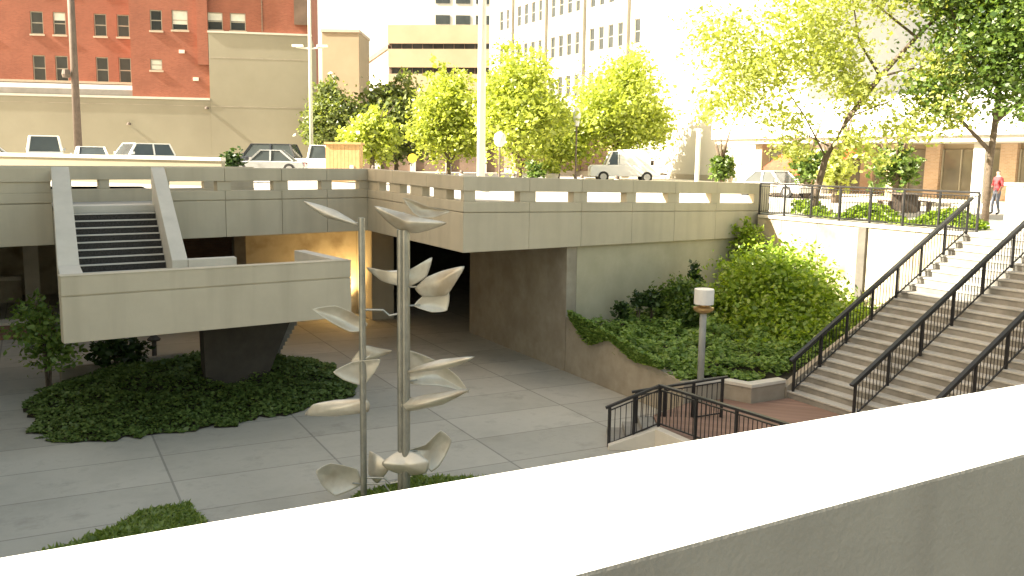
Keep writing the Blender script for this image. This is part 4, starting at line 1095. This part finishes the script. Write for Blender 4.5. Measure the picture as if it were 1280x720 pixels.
bp_ = thing("brick_planter", "low brick planter with a pale rim under the deck at far left", "planter", (-0.7, 35.8, 0))
bm = bmesh.new(); box(bm, -1.2, 1.15, -0.4, 0.4, 0, 0.5); link("body", bm, M['brown_brick'], bp_)
bm = bmesh.new(); box(bm, -1.25, 1.2, -0.45, 0.45, 0.502, 0.58); link("rim", bm, M['concrete_cap'], bp_)

# ------------------------------------------------------------------ trees
def tree(name, label, base, trunk_pts, trunk_r, limbs, lobes, n, size, mat, group=None, **kw):
    t = thing(name, label, "tree", base, 0, group)
    bm = bmesh.new(); tube(bm, trunk_pts, trunk_r, 10)
    link("trunk", bm, M['bark'], t, smooth=True)
    bm = bmesh.new()
    for pts_, r0 in limbs:
        k = len(pts_); tube(bm, pts_, [r0 * (1 - 0.75 * i / (k - 1)) for i in range(k)], 7)
    if limbs: link("limbs", bm, M['bark'], t, smooth=True)
    else: bm.free()
    leaf_mesh("crown", crown_points(lobes, n, **kw), size, mat, t, up=0.15)
    return t
def street_tree(label, x, y, h, r, mat, n=7000, size=0.24, group="street trees in the row behind the deck", low=2.6, seed=0, pointed=False):
    z = zs(x, y)
    lobes = []
    hc = h - low
    lobes.append((0, 0, low + hc * 0.42, r * 0.85, r * 0.85, hc * 0.40))
    for k in range(7):
        a = 2 * PI * k / 7 + rng.random(); rr = r * (0.45 + 0.2 * rng.random()); zz_ = low + hc * (0.12 + 0.4 * rng.random())
        lobes.append((rr * math.cos(a), rr * math.sin(a), zz_ + 0.4, r * 0.48, r * 0.48, hc * 0.17))
    for k in range(3):
        a = rng.random() * 6.28; lobes.append((r * 0.25 * math.cos(a), r * 0.25 * math.sin(a), low + hc * (0.68 + 0.09 * k), r * (0.5 - 0.1 * k), r * (0.5 - 0.1 * k), hc * 0.17))
    limbs = []
    for k in range(7):
        a = 2 * PI * k / 7 + rng.random() * 0.6
        limbs.append(([(0, 0, low * 0.9 + 0.25 * k), (r * 0.35 * math.cos(a), r * 0.35 * math.sin(a), low + 0.9 + 0.3 * k), (r * 0.75 * math.cos(a), r * 0.75 * math.sin(a), low + 1.7 + 0.35 * k)], 0.08))
    return tree("street_tree", label, (x, y, z), [(0, 0, -0.1), (0.03, 0.02, low), (0.0, 0, h * 0.8)], [0.19, 0.15, 0.03], limbs, lobes, n, size, mat, group, clump=13, spread=0.2, shell=0.5)
street_tree("bushy tree at the left end of the street tree row beside the white lamp pole", 20.4, 68.5, 7.4, 2.2, M['leaf_olive'], 8960, 0.203, low=1.0)
street_tree("low lime tree in front of the dark tree by the wooden kiosk", 19.9, 58.0, 4.6, 2.0, M['leaf_lime'], 6240, 0.187, low=0.9)
street_tree("dark green broad tree in front of the banded office", 26.6, 71.5, 8.4, 3.9, M['leaf_olive'], 10500, 0.28, low=1.2)
street_tree("lime green tree just left of the tall white flagpole", 25.7, 58.8, 8.0, 2.7, M['leaf_lime'], 13600, 0.187, low=1.0)
street_tree("tallest lime green pointed tree right of the white flagpole", 28.6, 53.8, 9.2, 3.2, M['leaf_lime'], 19000, 0.187, low=0.9)
street_tree("smaller lime tree behind the lantern lamp between two big lime trees", 34.2, 58.4, 5.8, 2.6, M['leaf_lime'], 9920, 0.203, low=1.0)
street_tree("lime green wide tree above the white work truck", 38.5, 57.0, 9.5, 3.9, M['leaf_lime'], 18400, 0.203, low=1.9)

bt = tree("leaning_tree", "pale leaved tree with a leaning forked trunk behind the black street railing", (24.75, 24.2, 4.4),
     [(0, 0, 0), (0.1, -0.05, 1.0), (0.25, -0.25, 2.2), (0.75, -0.7, 3.6), (1.5, -1.3, 5.0), (2.3, -2.0, 6.3), (3.2, -2.8, 7.6), (3.9, -3.4, 9.0)], [0.15, 0.125, 0.11, 0.10, 0.085, 0.07, 0.05, 0.025],
     [([(0.25, -0.25, 2.2), (-0.3, 0.3, 3.6), (-1.0, 1.0, 5.0), (-1.8, 1.6, 6.6)], 0.035), ([(1.5, -1.3, 5.0), (1.0, -0.7, 6.2), (0.8, -0.4, 8.0)], 0.06), ([(0.75, -0.7, 3.6), (1.9, -1.9, 4.3), (3.2, -3.0, 4.9)], 0.03),
      ([(0.3, -0.3, 2.6), (-0.8, 0.6, 3.3), (-2.2, 1.9, 3.8)], 0.025), ([(2.3, -2.0, 6.3), (1.6, -0.9, 7.4), (1.2, 0.1, 8.6)], 0.05), ([(1.5, -1.3, 5.0), (2.6, -2.6, 5.4), (3.9, -4.0, 6.0)], 0.045)],
     [(-1.6, 1.4, 5.2, 1.7, 1.7, 1.3), (-0.3, 0.4, 7.0, 1.8, 1.7, 1.4), (1.4, -1.2, 8.2, 1.8, 1.8, 1.3), (3.2, -2.8, 8.2, 1.6, 1.6, 1.3), (0.9, -0.8, 4.4, 1.3, 1.3, 0.8), (2.6, -2.7, 5.2, 1.3, 1.3, 0.9), (-2.6, 2.4, 6.4, 1.3, 1.3, 1.2), (0.8, -0.9, 2.9, 0.9, 0.9, 0.5), (2.2, -2.0, 3.2, 1.2, 1.2, 0.5), (-2.4, 2.2, 4.0, 1.2, 1.2, 0.8), (-1.0, 0.6, 3.4, 1.1, 1.1, 0.6), (0.2, -0.2, 5.6, 1.5, 1.5, 1.0), (1.2, -1.2, 2.4, 1.1, 1.1, 0.6), (-0.6, 0.5, 2.5, 0.9, 0.9, 0.5), (2.8, -2.9, 3.9, 1.3, 1.3, 0.8)],
     20000, 0.115, M['leaf_pale'], clump=11, spread=0.24, shell=0.4)
dt = tree("shady_tree", "dense dark green tree at the top right corner above the stairs", (28.65, 20.2, 4.45),
     [(0, 0, 0), (0.05, 0.05, 2.0), (0.15, 0.0, 4.0), (0.1, 0.1, 6.5), (0, 0, 8.5)], [0.12, 0.105, 0.095, 0.07, 0.03],
     [([(0.05, 0.05, 2.4), (-0.8, 0.8, 3.6), (-1.6, 1.6, 4.6)], 0.08), ([(0.1, 0, 3.4), (0.9, -0.9, 4.6), (2.0, -1.8, 5.6)], 0.08), ([(0.15, 0, 4.5), (-0.9, 0.6, 5.8), (-1.5, 1.0, 7.4)], 0.07)],
     [(0.6, -0.8, 4.6, 1.8, 1.8, 1.2), (-0.2, 0.2, 6.0, 2.0, 2.0, 1.4), (1.0, -1.0, 6.6, 2.2, 2.2, 1.6), (0.2, 0, 8.2, 2.3, 2.3, 1.5), (-1.3, 1.3, 4.4, 1.2, 1.2, 0.9), (1.6, -1.8, 4.2, 1.4, 1.4, 1.0), (-1.3, 1.2, 7.6, 1.3, 1.3, 1.0)],
     24000, 0.125, M['leaf_mid'], clump=15, spread=0.2, shell=0.5)
for i, (x, y, h_, r_, lab) in enumerate(((37.0, 43.6, 2.4, 0.85, "round young tree left of the red awning at the shop parade"), (36.6, 36.3, 3.0, 1.0, "round young tree behind the leaning trunk in front of the shop parade"), (35.4, 29.6, 3.2, 1.1, "leafy young tree before the shop windows right of the white pier"), (34.6, 32.4, 2.6, 0.9, "small pale tree in front of the white pier of the shop parade"))):
    street_tree(lab, x, y, h_, r_, M['leaf_mid'] if i != 3 else M['leaf_pale'], 1500, 0.17, "young trees in front of the shop parade", low=0.6)

# ------------------------------------------------------------------ poles, lamps, street furniture
pd = thing("utility_pole", "dark brown utility pole in front of the red brick building", "pole", (2.95, 67.6, 5.3))
bm = bmesh.new(); tube(bm, [(0, 0, 0), (0, 0, 17)], [0.26, 0.19], 12); link("pole", bm, M['pole_dark'], pd, smooth=True)
bm = bmesh.new(); bar(bm, (-1.2, 0, 15.9), (1.2, 0, 15.9), 0.14, 0.14); link("crossarm", bm, M['pole_dark'], pd)
bm = bmesh.new(); lathe(bm, [(0.22, 5.9), (0.28, 6.1), (0.22, 6.4)], (-0.5, -0.2, 0), 10); link("pole_box", bm, M['pole_dark'], pd)
pm = thing("street_light", "tall white street light pole with two short lamp arms beside the beige block", "street light", (16.6, 60.5, 5.14))
bm = bmesh.new(); tube(bm, [(0, 0, 0), (0, 0, 16)], [0.13, 0.09], 12); link("pole", bm, M['pole_white'], pm, smooth=True)
for s in (-1, 1):
    d_ = Vector((0.886, -0.464, 0)) * s
    bm = bmesh.new(); tube(bm, [(0, 0, 8.15), tuple(d_ * 0.9 + Vector((0, 0, 8.25)))], 0.05, 8); link("arm", bm, M['pole_white'], pm)
    bm = bmesh.new(); bar(bm, tuple(d_ * 0.45 + Vector((0, 0, 8.33))), tuple(d_ * 1.15 + Vector((0, 0, 8.33))), 0.3, 0.14); link("lamp_head", bm, M['pole_white'], pm)
fp = thing("flagpole", "thick tall white pole rising behind the corner of the deck parapet", "flagpole", (19.9, 41.5, zs(19.9, 41.5)))
bm = bmesh.new(); tube(bm, [(0, 0, 0), (0, 0, 21)], [0.21, 0.17], 16); link("pole", bm, M['pole_white'], fp, smooth=True)
bm = bmesh.new(); lathe(bm, [(0.42, 0), (0.42, 0.15), (0.25, 0.22)], (0, 0, 0), 16); link("base", bm, M['pole_white'], fp)
def globe_lamp(label, x, y, h_, kind):
    t = thing("street_lamp", label, "street lamp", (x, y, zs(x, y)), 0, "globe lamps along the street")
    bm = bmesh.new(); lathe(bm, [(0.14, 0), (0.10, 0.5), (0.055, 0.7), (0.05, h_ - 0.5), (0.10, h_ - 0.45)], (0, 0, 0), 12); link("pole", bm, M['pole_dark'], t)
    bm = bmesh.new()
    if kind: lathe(bm, [(0.12, h_ - 0.45), (0.27, h_ - 0.3), (0.33, h_), (0.27, h_ + 0.25), (0.08, h_ + 0.36)], (0, 0, 0), 16)
    else: lathe(bm, [(0.15, h_ - 0.45), (0.28, h_ + 0.3), (0.24, h_ + 0.42), (0.08, h_ + 0.75)], (0, 0, 0), 8)
    link("globe", bm, M['coping'], t, smooth=bool(kind)); return t
globe_lamp("round white globe lamp beside the tall white pole", 22.85, 45.3, 2.75, 1)
globe_lamp("tall white lantern lamp between the lime trees left of the truck", 31.95, 52.2, 4.2, 0)
wp = thing("white_post", "plain white post at the kerb right of the work truck", "post", (37.3, 46.3, zs(37, 46.3)))
bm = bmesh.new(); tube(bm, [(0, 0, 0), (0, 0, 3.75)], 0.14, 12); link("shaft", bm, M['pole_white'], wp)
bm = bmesh.new(); lathe(bm, [(0.22, 0), (0.22, 0.2), (0.15, 0.26)], (0, 0, 0), 12); link("base", bm, M['pole_white'], wp)

kk = thing("wooden_kiosk", "tan wooden boarded enclosure behind the deck parapet beside the white pickup", "kiosk", (14.65, 47.0, 5.05), R(-27))
bm = bmesh.new()
for k in range(9): box(bm, -0.85 + k * 0.19, -0.85 + k * 0.19 + 0.18, -0.6, -0.56, 0.05, 1.95); 
for k in range(6): box(bm, 0.82, 0.86, -0.55 + k * 0.19, -0.55 + k * 0.19 + 0.18, 0.05, 1.95); box(bm, -0.89, -0.852, -0.55 + k * 0.19, -0.55 + k * 0.19 + 0.18, 0.05, 1.95)
box(bm, -0.85, 0.81, -0.54, 0.6, 0.05, 1.9); link("boards", bm, M['wood'], kk)
bm = bmesh.new(); box(bm, -0.95, 0.95, -0.68, 0.68, 1.951, 2.06); link("lid", bm, M['wood'], kk, 0.01)
bm = bmesh.new(); box(bm, 0.35, 0.55, -0.64, -0.602, 0.5, 0.9); link("notice_plate", bm, M['blind'], kk)

def planter(label, x, y, r, mat, group):
    t = thing("potted_plant", label, "potted plant", (x, y, zs(x, y)), 0, group)
    bm = bmesh.new(); lathe(bm, [(r * 0.6, 0), (r * 0.85, 0.55), (r * 0.9, 0.6), (r * 0.75, 0.6)], (0, 0, 0), 14); link("pot", bm, M['concrete_cap'], t)
    leaf_mesh("foliage", crown_points([(0, 0, 1.0, r, r, 0.5)], 420, spread=0.3), 0.16, mat, t)
    return t
planter("round lime plant in a pot left of the white work truck", 31.2, 54.0, 0.55, M['leaf_lime'], "potted plants along the street")
planter("small potted plant behind the parapet below the tallest lime tree", 26.0, 47.0, 0.45, M['leaf_mid'], "potted plants along the street")
planter("dark potted conifer at the end of the sunlit cream wall", 8.2, 43.4, 0.42, M['leaf_dark'], "potted plants along the street")
yb = thing("round_sign", "round yellow sign on a short post behind the deck parapet", "sign", (20.0, 51.0, zs(20, 51)), R(-27))
bm = bmesh.new(); tube(bm, [(0, 0, 0), (0, 0, 1.5)], 0.04, 8); link("post", bm, M['galv'], yb)
bm = bmesh.new(); tube(bm, [(0, -0.05, 1.4), (0, -0.08, 1.4)], 0.27, 20); link("disc", bm, M['yellow'], yb)
def bollard(label, x, y):
    t = thing("bollard", label, "bollard", (x, y, zs(x, y)), 0, "bollards along the street edge")
    bm = bmesh.new(); lathe(bm, [(0.11, 0), (0.11, 0.8), (0.05, 0.9)], (0, 0, 0), 10); link("post", bm, M['pole_dark'], t)
    bm = bmesh.new(); lathe(bm, [(0.125, 0.62), (0.125, 0.7)], (0, 0, 0), 10); link("band", bm, M['pole_white'], t)
for i, (x, y) in enumerate(((17.3, 50.2), (21.6, 47.6), (24.2, 46.2), (27.6, 44.4), (29.4, 43.6))):
    bollard("dark bollard with a pale band in the street behind the deck parapet", x, y)
bn = thing("street_table", "dark street table with bench behind the black railing at right", "picnic table", (31.2, 25.6, zs(31, 25)), R(60))
bm = bmesh.new(); box(bm, -0.9, 0.9, -0.35, 0.35, 0.70, 0.75); link("tabletop", bm, M['pole_dark'], bn)
for s in (-0.6, 0.6):
    bm = bmesh.new(); box(bm, s - 0.04, s + 0.04, -0.3, 0.3, 0, 0.699); link("leg", bm, M['pole_dark'], bn)
for s in (-0.75, 0.75):
    bm = bmesh.new(); box(bm, -0.9, 0.9, s - 0.14, s + 0.14, 0.42, 0.46); box(bm, -0.6, -0.55, s - 0.1, s + 0.1, 0, 0.419); box(bm, 0.55, 0.6, s - 0.1, s + 0.1, 0, 0.419); link("bench", bm, M['pole_dark'], bn)
wbx = thing("white_planter_box", "white boxy street planter at the right edge in front of the person in red", "planter", (28.5, 19.15, zs(28, 19)), R(-27.6))
bm = bmesh.new(); box(bm, 0.0, 2.4, -0.5, 0.5, 0, 1.25); link("box", bm, M['coping'], wbx, 0.02)
bm = bmesh.new(); box(bm, -0.06, 2.46, -0.56, 0.56, 1.251, 1.35); link("rim", bm, M['coping'], wbx, 0.015)

# ------------------------------------------------------------------ vehicles
def vehicle(name, label, cat, loc, rz, L, W, H, kind, paint, group=None):
    t = thing(name, label, cat, loc, rz, group)
    hw = W / 2
    def extr(bm, prof, w0, w1=None):
        """profile in x/z; half width w0 at the bottom, narrowing to w1 at the top"""
        w1 = w0 if w1 is None else w1
        zmin, zmax = min(p[1] for p in prof), max(p[1] for p in prof)
        f = lambda z: w0 + (w1 - w0) * (z - zmin) / (zmax - zmin + 1e-9)
        A = [bm.verts.new((x, -f(z), z)) for x, z in prof]; B = [bm.verts.new((x, f(z), z)) for x, z in prof]
        bm.faces.new(A); bm.faces.new(B[::-1])
        n = len(prof)
        for i in range(n): bm.faces.new((A[i], B[i], B[(i + 1) % n], A[(i + 1) % n]))
    belt = H * 0.56
    h0 = 0.28
    if kind == 'sedan':
        body = [(-L / 2, h0), (L / 2, h0), (L / 2, belt * 0.75), (L / 2 - 0.2, belt * 0.88), (L * 0.18, belt), (-L * 0.30, belt), (-L / 2 + 0.1, belt * 0.95), (-L / 2, belt * 0.8)]
        cab = [(L * 0.20, belt + 0.002), (L * 0.06, H - 0.05), (-L * 0.20, H - 0.05), (-L * 0.36, belt + 0.002)]
        roof = (-L * 0.20, L * 0.06)
    elif kind == 'suv':
        body = [(-L / 2, h0), (L / 2, h0), (L / 2, belt * 0.85), (L / 2 - 0.2, belt * 0.95), (L * 0.22, belt), (-L / 2 + 0.05, belt), (-L / 2, belt * 0.9)]
        cab = [(L * 0.24, belt + 0.002), (L * 0.12, H - 0.05), (-L * 0.42, H - 0.05), (-L * 0.49, belt + 0.002)]
        roof = (-L * 0.42, L * 0.12)
    elif kind == 'van':
        body = [(-L / 2, h0), (L / 2, h0), (L / 2, belt * 0.8), (L / 2 - 0.3, belt), (-L / 2 + 0.03, belt), (-L / 2, belt * 0.9)]
        cab = [(L / 2 - 0.32, belt + 0.002), (L * 0.26, H - 0.05), (-L * 0.47, H - 0.05), (-L * 0.49, belt + 0.002)]
        roof = (-L * 0.47, L * 0.26)
    else:   # pickup / work truck
        body = [(-L / 2, h0 + 0.15), (L / 2, h0 + 0.1), (L / 2, belt * 0.85), (L / 2 - 0.15, belt * 0.98), (L * 0.24, belt), (-L / 2, belt)]
        cab = [(L * 0.26, belt + 0.002), (L * 0.16, H - 0.05), (-L * 0.02, H - 0.05), (-L * 0.05, belt + 0.002)]
        roof = (-L * 0.02, L * 0.16)
        if kind == 'truck': cab = [(L * 0.27, belt + 0.002), (L * 0.19, H - 0.05), (L * 0.10, H - 0.05), (L * 0.10, belt + 0.002)]; roof = (L * 0.10, L * 0.19)
    bm = bmesh.new(); extr(bm, body, hw); link("body", bm, paint, t, 0.06)
    bm = bmesh.new(); extr(bm, cab, hw - 0.06, hw - 0.2); link("windows", bm, M['car_glass'], t)
    bm = bmesh.new(); prism(bm, [(roof[0] - 0.03, -hw + 0.17), (roof[1] + 0.03, -hw + 0.17), (roof[1] + 0.03, hw - 0.17), (roof[0] - 0.03, hw - 0.17)], H - 0.052, H); link("roof", bm, paint, t, 0.02)
    def pillar(a, b):
        bm = bmesh.new(); bar(bm, a, b, 0.09, 0.09); link("pillar", bm, paint, t)
    for s in (-1, 1):
        for (xa, xb) in ((cab[0], cab[1]), (cab[3], cab[2])):
            pillar((xa[0], s * (hw - 0.065), belt), (xb[0], s * (hw - 0.195), H - 0.04))
        xm = (roof[0] + roof[1]) / 2
        if kind != 'pickup' and kind != 'truck': pillar((xm, s * (hw - 0.06), belt), (xm, s * (hw - 0.19), H - 0.04))
    wr = 0.33 if kind in ('sedan',) else 0.38
    for sx in (-0.31, 0.31):
        for s in (-1, 1):
            bm = bmesh.new(); tube(bm, [(sx * L, s * (hw - 0.2), wr), (sx * L, s * (hw + 0.015), wr)], wr, 18); w_ = link("wheel", bm, M['rubber'], t)
            bm = bmesh.new(); tube(bm, [(sx * L, s * (hw + 0.016), wr), (sx * L, s * (hw + 0.03), wr)], wr * 0.6, 14); link("rim", bm, M['rim'], w_)
    for s in (-1, 1):
        bm = bmesh.new(); box(bm, L / 2 - 0.10, L / 2 + 0.012, s * (hw - 0.35) - 0.16, s * (hw - 0.35) + 0.16, belt * 0.66, belt * 0.66 + 0.14); link("headlight", bm, M['headlight'], t)
        bm = bmesh.new(); box(bm, -L / 2 - 0.012, -L / 2 + 0.05, s * (hw - 0.18) - 0.1, s * (hw - 0.18) + 0.1, belt * 0.62, belt * 0.62 + 0.22); link("taillight", bm, M['taillight'], t)
        bm = bmesh.new(); box(bm, cab[0][0] - 0.2, cab[0][0] - 0.05, s * (hw + 0.02) - 0.02 + s * 0.06, s * (hw + 0.02) + 0.08 + s * 0.06, belt + 0.05, belt + 0.2); link("mirror", bm, paint, t)
    if kind == 'truck':
        bm = bmesh.new(); box(bm, -L * 0.36, L * 0.085, -hw + 0.02, hw - 0.02, belt + 0.003, H + 0.12); link("cargo_box", bm, paint, t, 0.03)
        bm = bmesh.new(); box(bm, -L / 2 - 0.5, -L * 0.40, -hw + 0.1, hw - 0.1, 0.55, 0.66); box(bm, -L * 0.405, -L * 0.39, -hw + 0.1, hw - 0.1, 0.661, H - 0.6); link("rear_rack", bm, M['pole_dark'], t)
    if kind == 'pickup':
        bm = bmesh.new(); box(bm, -L / 2 + 0.1, -L * 0.07, -hw + 0.12, hw - 0.12, belt - 0.02, belt + 0.01); link("bed_floor", bm, M['rubber'], t)
    return t
away = R(62)    # pointing away from the camera; front towards us is away + 180
ga = "cars parked in front of the beige wall"
vehicle("parked_van", "white minivan seen from behind, leftmost full vehicle by the beige wall", "van", (0.85, 56.5, zs(1, 56) + 0.02), R(88), 4.6, 1.72, 1.85, 'van', M['car_white'], ga)
vehicle("parked_car", "low white car next to the dark utility pole", "car", (3.3, 61.0, zs(3, 61)), R(92), 4.4, 1.75, 1.36, 'sedan', M['car_white'], ga)
vehicle("parked_car", "white hatchback in the middle of the parking row by the beige wall", "car", (5.8, 59.7, zs(6, 60)), R(205), 4.1, 1.75, 1.60, 'suv', M['car_white'], ga)
vehicle("parked_car", "white car cut off by the left edge of the picture", "car", (-2.6, 58.0, zs(-2, 58)), R(170), 4.3, 1.75, 1.45, 'sedan', M['car_white'], ga)
vehicle("parked_suv", "dark suv behind a silver car at the right end of the parking row", "suv", (13.4, 60.2, zs(13, 60) - 0.02), R(150), 4.6, 1.9, 1.85, 'suv', M['car_dark'], ga)
vehicle("parked_car", "silver white car parked in front of the dark suv", "car", (12.2, 54.0, zs(12, 54)), R(158), 4.4, 1.75, 1.42, 'sedan', M['car_silver'], ga)
vehicle("parked_pickup", "white pickup truck beside the white lamp pole and the wooden kiosk", "pickup truck", (15.6, 56.2, zs(15, 56)), R(-25), 5.0, 1.95, 1.85, 'pickup', M['car_white'], ga)
vehicle("work_truck", "white work truck with cargo box and rear rack driving on the street", "truck", (37.2, 54.3, zs(37, 54) + 0.02), R(153), 4.9, 2.0, 2.15, 'truck', M['car_white'])
vehicle("parked_sedan", "white sedan standing in front of the red awning across the street", "car", (36.3, 38.3, zs(36, 38) - 0.02), R(-80), 4.4, 1.78, 1.42, 'sedan', M['car_white'])

# ------------------------------------------------------------------ person
def person(label, loc, rz):
    me = bpy.data.meshes.new("person")
    J = [(0, 0, 0.95), (0, 0, 1.15), (0, -0.01, 1.38), (0, -0.01, 1.50), (0, 0.015, 1.62), (0, 0.02, 1.73),
         (-0.10, 0, 0.90), (-0.11, 0.04, 0.50), (-0.12, -0.06, 0.08), (-0.12, 0.09, 0.04),
         (0.10, 0, 0.90), (0.11, 0.10, 0.50), (0.12, 0.06, 0.08), (0.12, 0.21, 0.04),
         (-0.19, 0, 1.42), (-0.25, -0.03, 1.15), (-0.24, 0.09, 0.92), (-0.23, 0.13, 0.82),
         (0.19, 0, 1.42), (0.26, 0.02, 1.16), (0.25, 0.16, 0.97), (0.24, 0.22, 0.88)]
    E_ = [(0, 1), (1, 2), (2, 3), (3, 4), (4, 5), (0, 6), (6, 7), (7, 8), (8, 9), (0, 10), (10, 11), (11, 12), (12, 13), (2, 14), (14, 15), (15, 16), (16, 17), (2, 18), (18, 19), (19, 20), (20, 21)]
    rad = [0.15, 0.14, 0.16, 0.065, 0.095, 0.085, 0.10, 0.07, 0.05, 0.04, 0.10, 0.07, 0.05, 0.04, 0.075, 0.055, 0.042, 0.035, 0.075, 0.055, 0.042, 0.035]
    me.from_pydata(J, E_, [])
    for k in ('skin', 'red_cloth', 'blue_cloth', 'hair'): me.materials.append(M[k])
    o = bpy.data.objects.new("person", me); COL.objects.link(o)
    md = o.modifiers.new("skin", 'SKIN'); md.use_smooth_shade = True
    for v, r in zip(me.skin_vertices[0].data, rad): v.radius = (r, r * 0.8)
    me.skin_vertices[0].data[0].use_root = True
    sb = o.modifiers.new("sub", 'SUBSURF'); sb.levels = 1; sb.render_levels = 1
    dg = bpy.context.evaluated_depsgraph_get()
    em = bpy.data.meshes.new_from_object(o.evaluated_get(dg))
    bpy.data.objects.remove(o)
    em.materials.clear()
    for k in ('skin', 'red_cloth', 'blue_cloth', 'hair'): em.materials.append(M[k])
    for p in em.polygons:
        z = p.center.z; arm = abs(p.center.x) > 0.2
        p.material_index = 3 if (z > 1.68 or (z > 1.6 and p.center.y < -0.02)) else (0 if z > 1.48 else (1 if (z > 0.95 and not (arm and z < 1.12)) else (0 if arm and z > 0.7 else (2 if z > 0.09 else 3))))
        p.use_smooth = True
    o = bpy.data.objects.new("person", em); COL.objects.link(o)
    o.location = loc; o.rotation_euler = (0, 0, rz)
    tag(o, label, "person")
    return o
person("person in a red top and grey trousers walking on the pavement at far right", (33.5, 23.2, zs(33, 23)), R(70))
